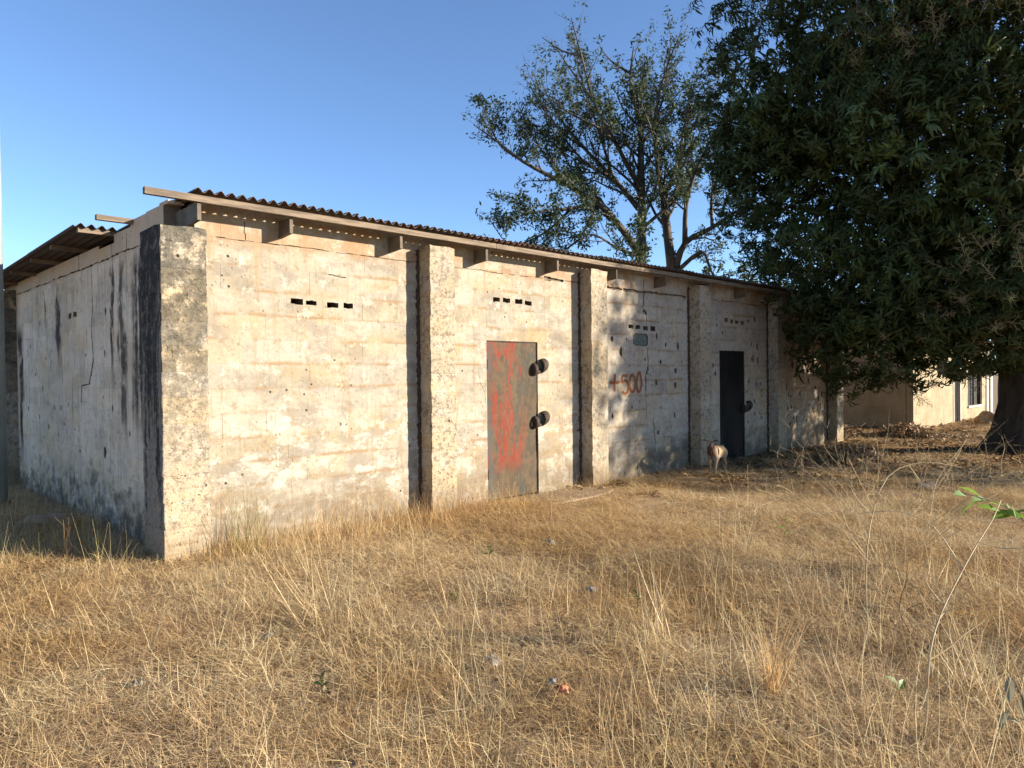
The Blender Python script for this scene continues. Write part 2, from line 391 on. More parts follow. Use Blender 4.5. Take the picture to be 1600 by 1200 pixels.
D = 0.2245; DL = 0.21; LEN = 14.78; DEP = 7.5; TOP = 3.21
CR = 0.235
rowz = []
z = 2.92
while z > 0.06: rowz.append((max(z-CR, -0.15), z)); z -= CR
rowz.append((-0.15, z)) if z > -0.1 else None
rowz = rowz[::-1] + [(2.92, TOP)]

# --- front wall openings
thru = []
for (u0_, u1_, z0_, z1_) in ((1.32,1.45,2.35,2.40),(1.49,1.61,2.35,2.39),(1.73,1.86,2.34,2.385),(1.92,2.04,2.34,2.39),
        (4.09,4.21,2.55,2.60),(4.27,4.40,2.55,2.60),(4.49,4.62,2.55,2.60),(4.67,4.80,2.54,2.59),
        (6.95,7.07,2.32,2.37),(7.13,7.25,2.32,2.37),(7.34,7.46,2.305,2.36),(7.53,7.67,2.30,2.37),
        (9.86,9.98,2.55,2.61),(10.07,10.17,2.53,2.59),(10.24,10.38,2.53,2.58),(10.45,10.58,2.52,2.58),
        (12.68,12.82,2.27,2.33),(12.90,13.03,2.27,2.33),(13.10,13.23,2.27,2.33),(13.30,13.42,2.27,2.33)):
    thru += wobble_rect(u0_, u1_, z0_-.004, z1_+.004, 0.0045)
thru += [(3.97, 4.90, -0.16, 2.05), (9.67, 10.59, -0.16, 2.02)]
deep = []
# plaque recess with rounded corners
deep += [(7.06, 7.46, 2.075, 2.215), (7.085, 7.44, 2.06, 2.235), (7.11, 7.42, 2.05, 2.245)]
# open joint under the top course
def hcrack(u0, u1, zc, amp, lo, hi, skip=0.1):
    out = []; u = u0; zz = zc
    while u < u1:
        l = random.uniform(0.03, 0.10); zz += random.uniform(-amp, amp); zz += (zc-zz)*0.25
        if random.random() > skip:
            h = random.uniform(lo, hi); out.append((u, min(u+l+0.002, u1), zz-h/2, zz+h/2))
        u += l
    return out
deep += hcrack(0.45, 2.85, 2.92, 0.006, 0.003, 0.011, 0.12)
deep += hcrack(3.36, 5.7, 2.92, 0.006, 0.003, 0.010, 0.2)
deep += hcrack(6.2, 8.58, 2.905, 0.010, 0.02, 0.05, 0.05)
deep += hcrack(9.0, 11.3, 2.92, 0.008, 0.004, 0.014, 0.25)
deep += wobble_rect(5.05, 5.45, 2.895, 2.945, 0.01)
def vcrack(path, lo, hi, st=0.055):
    out = []
    for (p, q) in zip(path[:-1], path[1:]):
        L = math.hypot(q[0]-p[0], q[1]-p[1]); n = max(2, int(L/st))
        for k in range(n):
            t0, t1 = k/n, (k+1)/n
            ua, ub = p[0]+(q[0]-p[0])*t0, p[0]+(q[0]-p[0])*t1
            za, zb = p[1]+(q[1]-p[1])*t0, p[1]+(q[1]-p[1])*t1
            wd = random.uniform(lo, hi); j = random.uniform(-.008, .008)
            out.append((min(ua,ub)-wd/2+j, max(ua,ub)+wd/2+j, min(za,zb)-lo/2, max(za,zb)+lo/2))
    return out
deep += vcrack([(7.35,3.12),(7.36,2.92)], 0.006, 0.012)
deep += vcrack([(7.36,2.90),(7.33,2.70),(7.33,2.56)], 0.008, 0.022)
deep += vcrack([(7.34,2.62),(7.42,2.56)], 0.02, 0.04) + vcrack([(7.42,2.55),(7.44,2.30)], 0.004, 0.010)
deep += vcrack([(7.455,2.04),(7.45,1.85),(7.46,1.72),(7.40,1.60)], 0.006, 0.018) + vcrack([(7.39,1.58),(7.39,1.35)], 0.018, 0.032) + vcrack([(7.39,1.34),(7.40,0.89)], 0.006, 0.014)
deep += vcrack([(7.60,0.90),(7.61,0.72),(7.64,0.5)], 0.006, 0.02)
deep += vcrack([(3.83,1.70),(3.86,1.52),(3.93,1.40),(3.955,1.2)], 0.0012, 0.0028, 0.008)
deep += vcrack([(0.85,3.10),(0.86,2.93)], 0.003, 0.007) + vcrack([(1.75,2.68),(1.95,2.66)], 0.003, 0.005)
# pockmarks knocked through the plaster
holes = []
def pit(u, zc, s):
    a = random.uniform(0.6, 1.0)*s; b = random.uniform(0.9, 1.6)*s
    holes.append((u-a/2, u+a/2, zc-b/2, zc+b/2))
    holes.append((u-a*0.75, u+a*random.uniform(.2,.6), zc-b*random.uniform(.1,.35), zc+b*random.uniform(.1,.35)))
    holes.append((u-a*random.uniform(.1,.3), u+a*.3, zc-b*.7, zc+b*random.uniform(.4,.75)))
for (u, zc, s) in ((6.53,2.14,.05),(6.75,1.95,.07),(7.7,2.22,.07),(7.96,2.09,.05),(8.32,2.07,.06),(7.81,1.8,.05),(8.24,1.66,.07),(7.68,1.47,.06),
        (8.23,1.42,.07),(6.53,.98,.06),(7.72,.66,.05),(8.21,.92,.05),(9.59,2.47,.05),(9.79,2.34,.05),(11.01,2.65,.08),(11.1,2.12,.08),(10.94,1.89,.08),
        (11.12,1.85,.08),(11.07,1.38,.05),(11.22,1.40,.06),(10.75,2.6,.06),(9.45,1.75,.06),(9.52,1.6,.06),(10.75,1.45,.04),(6.48,1.1,.03),(4.0,2.66,.02),(4.2,2.72,.02),(5.35,1.6,.02)):
    pit(u, zc, s)
for k in range(46):
    u = random.uniform(11.95, 14.2); zc = random.uniform(0.5, 2.2)
    if not (12.5 < u < 13.6 and zc > 2.1): pit(u, zc, random.uniform(.04, .08))
for k in range(16): pit(random.uniform(10.65, 11.3), random.uniform(0.6, 2.5), random.uniform(.025, .05))
for k in range(14): pit(random.uniform(6.3, 8.5), random.uniform(0.4, 2.6), random.uniform(.015, .035))

bpy.context.view_layer.update()
SM = store.matrix_world.copy()
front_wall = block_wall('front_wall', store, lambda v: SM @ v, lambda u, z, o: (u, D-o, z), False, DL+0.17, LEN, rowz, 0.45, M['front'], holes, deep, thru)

# --- left wall
l_thru = wobble_rect(3.44, 3.58, 2.375, 2.435, .01) + wobble_rect(3.68, 3.82, 2.37, 2.43, .01)
l_deep = vcrack([(2.8,2.92),(2.78,2.5),(2.84,2.15),(2.78,1.85),(2.95,1.56),(3.27,1.54),(3.31,1.34)], 0.008, 0.022)
l_deep += hcrack(0.5, 6.7, 2.92, 0.010, 0.006, 0.022, 0.05)
l_deep += vcrack([(2.03,3.05),(2.02,1.9)], 0.008, 0.02) + vcrack([(5.46,3.0),(5.46,1.9)], 0.004, 0.012) + vcrack([(3.3,3.15),(3.3,2.94)], 0.01, 0.03) + vcrack([(1.55,3.1),(1.55,2.93)], 0.01, 0.02)
l_holes = []
hold = holes; holes = l_holes
for (u, zc, s) in ((4.9,.98,.05),(4.25,1.25,.05),(4.6,1.25,.05),(1.55,1.05,.05),(2.4,.8,.08),(3.6,1.0,.04),(2.3,2.36,.07),(2.35,1.9,.05),(5.3,2.4,.04),(3.1,1.9,.03),(3.9,1.3,.04),(5.0,1.9,.04),(5.6,1.7,.05),(5.9,2.1,.04),(4.7,2.0,.04),(5.2,1.5,.05),(4.1,1.05,.04),(1.7,1.7,.04),(2.1,1.3,.04),(6.1,1.2,.05),(3.4,.75,.05),(4.4,.9,.04),(5.4,1.1,.05)): pit(u, zc, s)
holes = hold
# the broken top of the side wall steps down where blocks are missing
top_gaps = [(1.42, 1.95, 3.15, 3.25), (1.95, 2.5, 3.06, 3.25), (2.5, 7.5, 3.10, 3.25)]
left_wall = block_wall('side_wall', store, lambda v: SM @ v, lambda u, z, o: (DL-o, u, z), True, 0.5, DEP, rowz, 0.45, M['left'], l_holes, l_deep, l_thru + top_gaps)
# loose stub of masonry left on the corner above the wall head
mb = MB()
for (y0, y1, z1) in ((0.40, 0.62, 3.245), (0.625, 0.98, 3.225)):
    mb.cur = random.random(); mb.box(DL+0.005, DL+0.15, y0, y1, TOP+0.001, z1)
o = mb.build('broken_course', M['left'], left_wall)

# --- rear and right-hand walls, plain
mb = MB(); mb.box(DL+0.17, LEN-0.2, DEP-0.16, DEP-0.001, -0.15, 3.0); mb.build('rear_wall', M['left'], store)
mb = MB(); mb.box(LEN-0.17, LEN-0.005, D+0.17, DEP-0.17, -0.15, 3.05); mb.build('end_wall', M['left'], store)

# --- pilasters
def pilaster(x0, x1, y0, y1, ztop, crown=True):
    mb = MB(); mb.box(x0+0.03, x1-0.03, y0+0.03, y1-0.003, -0.15, ztop-0.03); root = mb.build('pilaster', M['core'], store)
    zz = -0.15; i = 0
    while zz < ztop-0.02:
        h = min(random.uniform(0.215, 0.235), ztop-zz)
        if ztop - zz - h < 0.09: h = ztop - zz
        mb = MB(); mb.cur = random.random()
        # each course is a slightly battered block with ragged edges
        nu, nz = 5, 3
        j = lambda a: random.uniform(-a, a)
        ox, oy = j(.004), j(.003)
        def P(u, v, face):
            e = 0.006
            return (u, v, face)
        xs = [x0+ox+(x1-x0)*k/nu for k in range(nu+1)]; ys = [y0+oy+(y1-y0)*k/4 for k in range(5)]
        zs = [zz, zz+0.012, zz+h*0.35, zz+h*0.7, zz+h-0.012, zz+h]
        grid = []
        last = zz+h >= ztop-1e-6
        for zi, zc in enumerate(zs):
            edge = zi in (0, len(zs)-1)
            ins = 0.0025 if edge else 0.0
            ring = []
            zj = (lambda: zc + (random.uniform(-.02, .004) if last and zi == len(zs)-1 else 0))
            for xx in xs: ring.append((xx + (ins if xx == xs[0] else -ins if xx == xs[-1] else 0) + (j(.006) if xx in (xs[0], xs[-1]) else j(.01)), ys[0]+ins+j(.003), zj()))
            for yy in ys[1:]: ring.append((xs[-1]-ins+j(.004), yy, zj()))
            ring += [(xx, ys[-1], zc) for xx in xs[-2:0:-1]]
            for yy in ys[::-1][:-1]: ring.append((xs[0]+ins+j(.004), yy, zj()))
            n = len(mb.v); mb.v += ring; grid.append((n, len(ring)))
        for (a, m_), (b, _) in zip(grid[:-1], grid[1:]):
            for k in range(m_): mb.face((a+k, a+(k+1) % m_, b+(k+1) % m_, b+k))
        mb.face([grid[-1][0]+k for k in range(grid[-1][1])])
        c = SM @ Vector(((x0+x1)/2, y0, zz+h/2))
        block_jobs.append((h*(x1-x0)*1.6/(c-CAMP).length_squared, mb, M['pil'], root))
        zz += h; i += 1
    return root
pilaster(0.0, 0.395, 0.0, 0.495, 2.94)
for k in range(1, 6):
    pilaster(k*2.8675+0.0444, k*2.8675+0.4055, 0.0, D-0.008, 3.10)
pilaster(0.02, 0.30, 6.78, 7.5, 3.0)

# --- turn the largest 300 blocks into parts; the rest become one stuff part per wall
def flush_blocks(limit=296):
    global block_jobs
    block_jobs.sort(key=lambda t: -t[0]); rest = {}
    for i, (s, mb, mat, part) in enumerate(block_jobs):
        if i < limit: mb.build('block', mat, part)
        else:
            r = rest.setdefault((part.name, mat.name), (MB(), mat, part))[0]
            n = len(r.v); r.v += mb.v; r.f += [tuple(n+q for q in f) for f in mb.f]; r.a += mb.a
    for (r, mat, part) in rest.values():
        o = r.build('blockwork', mat, part); o['kind'] = 'stuff'
    block_jobs = []
flush_blocks()

# --- earthy seams in the corners left of the pilasters
for k in range(1, 6):
    xr = k*2.8675+0.0444
    mb = MB(); zz = -0.02; rings = []
    while zz < 3.08:
        wv = random.uniform(0.018, 0.045); pr = random.uniform(0.014, 0.034)
        c = random.uniform(-.006, .006); n = len(mb.v)
        mb.v += [(xr-wv+c, D-0.004, zz), (xr-wv*0.75+c, D-0.006-pr*0.7, zz+random.uniform(-.008,.008)), (xr-wv*0.35, D-0.006-pr, zz+random.uniform(-.008,.008)), (xr+0.003, D-0.006-pr*0.9, zz)]
        rings.append(n); zz += random.uniform(0.018, 0.04)
    for a, b in zip(rings[:-1], rings[1:]):
        for q in range(3): mb.face((a+q, a+q+1, b+q+1, b+q))
    mb.build('mud_seam', M['mud'], front_wall)
# a thinner one at the foot of the first pilaster's left side
mb = MB()
for zz in np.arange(0.0, 1.0, 0.06):
    mb.box(0.17, 0.208, 0.497, 0.515+random.uniform(0, .02), zz, zz+0.05)
mb.build('mud_seam', M['mud'], left_wall)

# --- doors
def make_door(x0, x1, zt, mat, hoods, name_label):
    mb = MB(); yf = D+0.016
    nx, nz = 9, 18
    for i in range(nz+1):
        for k in range(nx+1):
            u = x0+0.012+(x1-x0-0.024)*k/nx; zz = 0.03+(zt-0.045)*i/nz
            mb.v.append((u, yf+0.006*math.sin(u*9+zz*3)+0.004*math.sin(u*17-zz*7)+random.uniform(-.0015,.0015), zz))
    for i in range(nz):
        for k in range(nx):
            a = i*(nx+1)+k; mb.face((a, a+1, a+nx+2, a+nx+1))
    mb.box(x0+0.014, x1-0.014, yf+0.012, yf+0.03, 0.035, zt-0.02)
    d = mb.build('door', mat, store, smooth=True); d['label'] = name_label
    mb = MB(); mb.box(x0+0.004, x0+0.011, yf-0.008, yf+0.04, 0.0, zt-0.004); mb.box(x1-0.011, x1-0.004, yf-0.008, yf+0.04, 0.0, zt-0.004)
    mb.box(x0+0.012, x1-0.012, yf-0.008, yf+0.04, zt-0.012, zt-0.004)
    mb.build('door_frame', M['iron'], d)
    for hz in (0.35, 1.75):
        mb = MB(); mb.tube([(x0+0.012, yf-0.014, hz-0.06), (x0+0.012, yf-0.014, hz+0.06)], 0.011, 8); mb.build('hinge', M['iron'], d)
    for (hx, hz, tilt) in hoods:
        # padlock guard: two half cups welded face to face, one on the leaf, one on the wall
        for sgn in (-1, 1):
            mb = MB(); nl, na = 6, 8
            L = 0.065 if sgn < 0 else 0.14; rr = 0.085 if sgn < 0 else 0.095
            base = yf if sgn < 0 else D-0.008
            grid = []
            for i in range(nl+1):
                t = i/nl; r = rr*math.sqrt(max(0.0, 1-(t**4.5)))*(1 if t < 1 else 0) + 0.002
                for q in range(na+1):
                    an = math.pi*q/na
                    grid.append((hx+sgn*((0.03 if sgn < 0 else 0.045)+L*t), base-0.004-r*1.0*math.sin(an), hz+r*math.cos(an)+sgn*(0.018+0.10*t*(sgn > 0)*.4)))
            mb.v = grid
            for i in range(nl):
                for q in range(na):
                    a = i*(na+1)+q; mb.face((a, a+1, a+na+2, a+na+1) if sgn > 0 else (a, a+na+1, a+na+2, a+1))
            o = mb.build('padlock_guard', M['iron'], d, smooth=True)
            md = o.modifiers.new('shell', 'SOLIDIFY'); md.thickness = 0.008; md.offset = -1
        mb = MB(); mb.tube([(hx-0.03, yf-0.045, hz-0.02), (hx+0.05, yf-0.045, hz-0.02)], 0.012, 8)
        mb.box(hx-0.02, hx+0.025, yf-0.075, yf-0.03, hz-0.075, hz-0.03); mb.build('padlock', M['iron'], d)
make_door(3.97, 4.90, 2.05, M['door1'], [(4.875, 1.70, 0), (4.89, 0.99, 0)], 'rusty steel door with faded red paint and two welded padlock guards')
make_door(9.67, 10.59, 2.02, M['door2'], [(10.59, 0.95, 0)], 'black steel door in the shade of the big tree')
# plate set into the recess below the third row of vents
mb = MB(); mb.box(7.075, 7.45, D+0.018, D+0.0295, 2.062, 2.235)
for (a, b) in ((7.10, 7.425),):
    mb.box(a, b, D+0.012, D+0.0175, 2.20, 2.222); mb.box(a, b, D+0.012, D+0.0175, 2.075, 2.09)
mb.build('wall_plate', M['plaque'], front_wall)

# --- painted "+500"
def stroke(mb, pts, wd):
    P = [Vector((p[0], D-0.0085, p[1])) for p in pts]
    P = [q for q in smooth_pts(P, 4)]
    n0 = len(mb.v)
    for i, p in enumerate(P):
        t = P[min(i+1, len(P)-1)]-P[max(i-1, 0)]; t.normalize(); nn = Vector((-t.z, 0, t.x))
        ww = wd*random.uniform(.75, 1.1)*(0.7 if i in (0, len(P)-1) else 1)/2
        for s_ in (-1, 1):
            q = p+nn*ww*s_; mb.v.append((q.x, q.y-i*0.00002, q.z))
    for i in range(len(P)-1): mb.face((n0+2*i, n0+2*i+2, n0+2*i+3, n0+2*i+1))
for st in ([[(6.46,1.485),(6.58,1.48),(6.72,1.49)], [(6.595,1.61),(6.58,1.48),(6.58,1.345)]],
           [[(6.91,1.585),(6.84,1.585),(6.775,1.575),(6.765,1.49),(6.83,1.515),(6.90,1.49),(6.925,1.42),(6.90,1.34),(6.84,1.31),(6.765,1.345)]],
           [[(7.05,1.61),(6.985,1.57),(6.955,1.48),(6.965,1.39),(7.01,1.335),(7.065,1.35),(7.105,1.43),(7.095,1.53),(7.04,1.60)]],
           [[(7.215,1.645),(7.175,1.60),(7.145,1.51),(7.145,1.39),(7.185,1.33),(7.24,1.365),(7.27,1.45),(7.255,1.54),(7.225,1.65)]]):
    mb = MB()
    for s_ in st: stroke(mb, s_, 0.048)
    mb.build('painted_mark', M['paint'], front_wall)

# --- roof timbers
mb = MB()
seg = [(-0.13, 3.9), (3.905, 8.2), (8.205, 12.1), (12.105, 14.95)]
for (a, b) in seg:
    mb = MB(); dz = random.uniform(-.006, .006)
    mb.box(a, b, -0.055+random.uniform(-.006,.006), -0.003, 3.157+dz, 3.215+dz); mb.build('eaves_board', M['wood'], store)
for (yy, z0_, x1_) in ((1.35, 3.118, 14.6), (2.05, 3.10, 14.6), (3.2, 3.075, 14.6), (4.3, 3.055, 14.6), (5.5, 3.033, 14.6), (6.7, 3.015, 14.6)):
    mb = MB(); e = -0.10+random.uniform(-.03,.03)
    mb.box(e, x1_, yy-0.03, yy+0.03, z0_+0.045, z0_+0.095); mb.build('purlin', M['wood'], store)
xs_r = [0.31, 1.2, 2.5, 3.77, 5.06, 6.35, 7.63, 8.95, 10.2, 11.5, 12.75, 13.95]
for i, xr in enumerate(xs_r):
    mb = MB(); wd = 0.034
    # rafter foot: end cut slanting back at the bottom
    y0 = -0.005 if i else -0.03; n = 0
    prof = [(y0, 3.154), (y0, 3.005), (D-0.0, 2.985), (0.6, 2.985), (0.6, 3.154)]
    mb.v = [(xr, p, q) for p, q in prof] + [(xr+wd, p, q) for p, q in prof]
    m_ = len(prof)
    mb.face(list(range(m_))); mb.face([m_+k for k in range(m_)][::-1])
    for k in range(m_): mb.face((k, m_+k, m_+(k+1) % m_, (k+1) % m_)[::1])
    mb.build('rafter', M['darkwood'], store)

# --- corrugated sheets
def sheet(x0, x1, y0, y1, zfun, lift):
    PIT, AMP, SP = 0.1, 0.021, 6
    n = int(round((x1-x0)/PIT*SP)); mb = MB(); T = 0.004
    rows_y = [y0, (y0+y1)/2, y1]; k = n+1
    tilt = random.uniform(-.006, .006); yo = random.uniform(-.018, .018)
    for layer in (0, 1):
        for ri, yy in enumerate(rows_y):
            for i in range(k):
                u = x0+(x1-x0)*i/n
                zz = zfun(yy)+AMP*math.cos(2*math.pi*u/PIT)*1.0+lift+tilt*(u-x0)-layer*T
                mb.v.append((u, yy+(yo if ri == 0 else 0), zz))
    for layer in (0, 1):
        b = layer*3*k
        for r in range(2):
            for i in range(n):
                q = (b+r*k+i, b+r*k+i+1, b+(r+1)*k+i+1, b+(r+1)*k+i); mb.face(q if layer == 0 else q[::-1])
    for r in (0, 2):
        for i in range(n): mb.face((r*k+i, r*k+i+1, 3*k+r*k+i+1, 3*k+r*k+i))
    mb.face((0, k, 2*k, 5*k, 4*k, 3*k)); e = n
    mb.face((e, k+e, 2*k+e, 5*k+e, 4*k+e, 3*k+e))
    o = mb.build('roof_sheet', M['roof'], store)
    return o
zf = lambda yy: 3.243-0.0185*yy
for ri, (ya, yb) in enumerate(((-0.10, 2.1), (1.97, 4.05), (3.92, 6.0), (5.87, 7.75))):
    x = 0.27 if ri == 0 else -0.17
    i = 0
    while x < 14.9:
        x1_ = min(x+0.8, 15.0)
        sheet(x, x1_+0.05, ya, yb, zf, 0.008*(i % 2)+0.004*(3-ri)); x = x1_; i += 1
# doorstep
mb = MB(); n = 14
ring = [(4.95+1.05*math.cos(a)*random.uniform(.9,1.05), -0.18+0.42*math.sin(a)*random.uniform(.9,1.05)) for a in np.linspace(0, 2*math.pi, n, endpoint=False)]
mb.v = [(a, b, -0.05) for a, b in ring]+[(4.95+(a-4.95)*.86, -.18+(b+.18)*.86, 0.028+random.uniform(-.012,.008)) for a, b in ring]
for k in range(n): mb.face((k, (k+1) % n, n+(k+1) % n, n+k))
mb.face([n+k for k in range(n)])
mb.build('doorstep', M['slab'], store)

# ------------------------------------------------------------------ far house
HM = house.matrix_world.copy()
hrows = [(-0.2+0.21*k, -0.2+0.21*(k+1)) for k in range(14)]
block_wall('front_wall', house, lambda v: HM @ v, lambda u, z, o: (u, -o, z), False, 0.0, 3.72, hrows, 0.45, M['hwall'], [], [], [], coremat=M['mortar'], out=(0.008, 0.014))
block_wall('front_wall', house, lambda v: HM @ v, lambda u, z, o: (u, 0.015-o, z), False, 4.55, 7.7, hrows, 0.45, M['hwall'], [], [], [(5.45, 7.2, 0.46, 1.66)], coremat=M['mortar'], out=(0.008, 0.014))
block_wall('side_wall', house, lambda v: HM @ v, lambda u, z, o: (-o, u, z), True, 0.18, 7.0, hrows, 0.45, M['hwall'], [], [], [], coremat=M['mortar'], out=(0.008, 0.014))
flush_blocks(200)
mb = MB(); mb.box(-0.0125, -0.0005, -0.0115, 0.163, -0.2, 2.72); mb.build('corner_face', M['hwall'], house)
mb = MB(); mb.box(3.725, 3.80, -0.03, 0.10, -0.1, 2.1); mb.box(4.47, 4.545, -.03, 0.1, -0.1, 2.1); mb.box(3.725, 4.545, -0.02, 0.1, 2.1, 2.2); mb.build('door_frame', M['whitepaint'], house)
mb = MB(); mb.box(3.81, 4.46, 0.06, 0.10, 0.0, 2.09); mb.build('door', M['door2'], house)
mb = MB(); mb.box(5.45, 7.2, 0.12, 0.15, 0.46, 1.66); win = mb.build('window', M['black'], house)
mb = MB(); mb.box(5.40, 7.25, -.05, 0.11, 0.40, 0.457); mb.build('sill', M['whitepaint'], win)
for xx in (5.47, 6.3, 7.13):
    mb = MB(); mb.box(xx, xx+0.05, 0.03, 0.08, 0.461, 1.655); mb.build('bar', M['iron'], win)
mb = MB(); mb.box(7.705, 7.95, -0.03, 0.6, -0.1, 2.6); mb.build('pier', M['whitepaint'], house)
mb = MB(); mb.box(7.96, 12.0, 1.2, 1.4, -0.1, 2.4); mb.build('rear_wing', M['hwall'], house)
mb = MB(); mb.box(9.3, 9.6, 0.2, 1.19, -0.1, 2.4); mb.build('wing_pier', M['whitepaint'], house)
mb = MB()
n = 150
for layer in (0, 1):
    for yy, zz in ((-0.55, 2.72), (3.2, 3.7), (7.4, 2.7)):
        for i in range(n+1): mb.v.append((-0.3+12.6*i/n, yy, zz+0.03*math.cos(i*math.pi)-layer*0.008))
k = n+1
for layer in (0, 1):
    for r in range(2):
        for i in range(n):
            a = layer*3*k+r*k+i; mb.face((a, a+1, a+k+1, a+k))
mb.build('roof', M['roof'], house)

# ------------------------------------------------------------------ pole
pole = thing('metal_pole', 'tall galvanised steel pole cut off by the left edge of the view', 'pole', (-6.425, 9.1, 0))
mb = MB(); mb.tube([(0, 0, -0.2), (-0.01, 0, 4), (-0.035, 0, 8.5)], [0.098, 0.094, 0.082], 20); mb.build('shaft', M['galv'], pole, smooth=True)
mb = MB(); mb.tube([(0, 0, 0.0), (0, 0, 0.10)], [0.14, 0.125], 14); mb.build('footing', M['slab'], pole)

# ------------------------------------------------------------------ ground
def gz(x, y):
    h = 0.03*np.sin(x*0.9+1.3)*np.sin(y*0.8+0.4)+0.02*np.sin(x*2.1+y*1.7)
    # keep it level along the building's base
    lx = (x-AX0)*SDX.x+(y-AY0)*SDX.y; ly = (x-AX0)*SDY.x+(y-AY0)*SDY.y
    dist = np.maximum(np.maximum(-lx, lx-LEN), np.maximum(-ly, ly-DEP))
    return h*np.clip(dist/1.2, 0, 1)
def ground_mat():
    g = G('dry_earth'); P = g.pos(); n = g.noise(P, 0.9, 6, 0.6); n2 = g.noise(P, 9, 6, 0.7); f = g.noise(P, 55, 5, 0.75); st = g.noise(P, 1.0, 4, 0.7, sc=(90, 20, 50), dist=1.5)
    col = g.mix(g.step(n, 0.38, 0.62), (0.40, 0.26, 0.14), (0.30, 0.185, 0.095))
    col = g.mix(g.mul(g.step(n2, 0.45, 0.62), 0.7), col, (0.46, 0.33, 0.18))
    col = g.mix(g.mul(g.step(st, 0.52, 0.62), 0.7), col, (0.56, 0.42, 0.24))
    col = g.mix(g.mul(g.step(f, 0.55, 0.42), 0.45), col, (0.075, 0.048, 0.03))
    return g.done(col, 0.95, g.add(n2, g.mul(f, 0.6)), 0.8, 0.03, spec=0.1)
M['ground'] = ground_mat()
xs = np.concatenate([[-900, -300, -80, -30], np.arange(-14, 22.01, 0.3), [30, 80, 300, 900]])
ys = np.concatenate([[-300, -60, -10], np.arange(0, 28.01, 0.3), [40, 80, 200, 600, 1500]])
X, Y = np.meshgrid(xs, ys); Z = gz(X, Y)
V = np.stack([X, Y, Z], -1).reshape(-1, 3); nx = len(xs); ny = len(ys)
idx = np.arange(nx*ny).reshape(ny, nx)
F = np.stack([idx[:-1, :-1], idx[:-1, 1:], idx[1:, 1:], idx[1:, :-1]], -1).reshape(-1, 4)
ground = np_mesh('ground', V, F, M['ground']); ground['kind'] = 'structure'

# ------------------------------------------------------------------ grass (scattered tufts)
def straw_mat(name, ca, cb, cc, tw=0.38):
    g = G(name); a = g.attr('rnd'); o = g.orand(); P = g.pos()
    patch = g.noise(P, 0.8, 4, 0.6)
    v = g.math('FRACT', g.add(g.mul(a, 1.0), g.mul(o, 0.61)))
    dk = tuple(q*0.45 for q in ca)
    col = g.ramp(v, [(0.0, dk), (0.12, dk), (0.22, ca), (0.6, cb), (0.85, cc), (1.0, tuple(min(1, q*1.3) for q in cb))])
    tone = g.noise(P, 0.45, 3, 0.6, off=(7, 2, 0))
    col = g.mix(g.step(tone, 0.42, 0.6), col, g.mix(1.0, col, (0.90, 0.82, 0.70), 'MULTIPLY'))
    col = g.mix(g.mul(g.step(patch, 0.5, 0.68), 0.3), col, (0.46, 0.27, 0.15))
    return g.done(col, 0.75, trans=col, tw=tw, spec=0.2)
M['straw'] = straw_mat('dry_straw', (0.46, 0.305, 0.155), (0.80, 0.60, 0.325), (0.68, 0.47, 0.225))
M['stalk'] = straw_mat('pale_stalk', (0.60, 0.425, 0.215), (0.85, 0.69, 0.41), (0.74, 0.55, 0.275))
M['ochre'] = straw_mat('ochre_straw', (0.58, 0.37, 0.17), (0.74, 0.52, 0.26), (0.52, 0.30, 0.13))
M['green'] = straw_mat('yellow_green_grass', (0.22, 0.22, 0.06), (0.34, 0.30, 0.10), (0.14, 0.17, 0.045))
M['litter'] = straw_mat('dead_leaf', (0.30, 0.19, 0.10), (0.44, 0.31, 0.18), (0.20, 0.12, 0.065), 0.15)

def blades(n, lo, hi, wd, elev, spread, bend, seed, segs=3):
    """n thin tapered blades; returns V, F, attr"""
    r = np.random.RandomState(seed)
    th = r.uniform(0, 2*np.pi, n); L = r.uniform(lo, hi, n); e0 = np.radians(r.uniform(elev[0], elev[1], n))
    rad = spread*np.sqrt(r.uniform(0, 1, n)); ph = r.uniform(0, 2*np.pi, n)
    base = np.stack([rad*np.cos(ph), rad*np.sin(ph), np.zeros(n)], 1)
    if elev[1] < 40: base[:, 2] = r.uniform(0.004, 0.05, n)
    b = r.uniform(-bend, bend, n); yawb = r.uniform(-.5, .5, n)
    p = base.copy(); V = np.zeros((n, segs+1, 2, 3))
    for s_ in range(segs+1):
        t = s_/segs
        yaw = th+yawb*t; e = e0-b*t*1.0-(0.25*t if elev[1] > 40 else 0)
        d = np.stack([np.cos(yaw)*np.cos(e), np.sin(yaw)*np.cos(e), np.sin(e)], 1)
        side = np.stack([-np.sin(yaw), np.cos(yaw), r.uniform(-.5, .5, n)], 1)
        w_ = wd*(1-0.8*t)*r.uniform(.7, 1.3, n)
        V[:, s_, 0] = p-side*w_[:, None]/2; V[:, s_, 1] = p+side*w_[:, None]/2
        p = p+d*(L/segs)[:, None]
    V[..., 2] = np.maximum(V[..., 2], 0.002)
    idx = np.arange(n*(segs+1)*2).reshape(n, segs+1, 2)
    F = np.stack([idx[:, :-1, 0], idx[:, :-1, 1], idx[:, 1:, 1], idx[:, 1:, 0]], -1).reshape(-1, 4)
    return V.reshape(-1, 3), F, np.repeat(r.uniform(0, 1, n), segs)

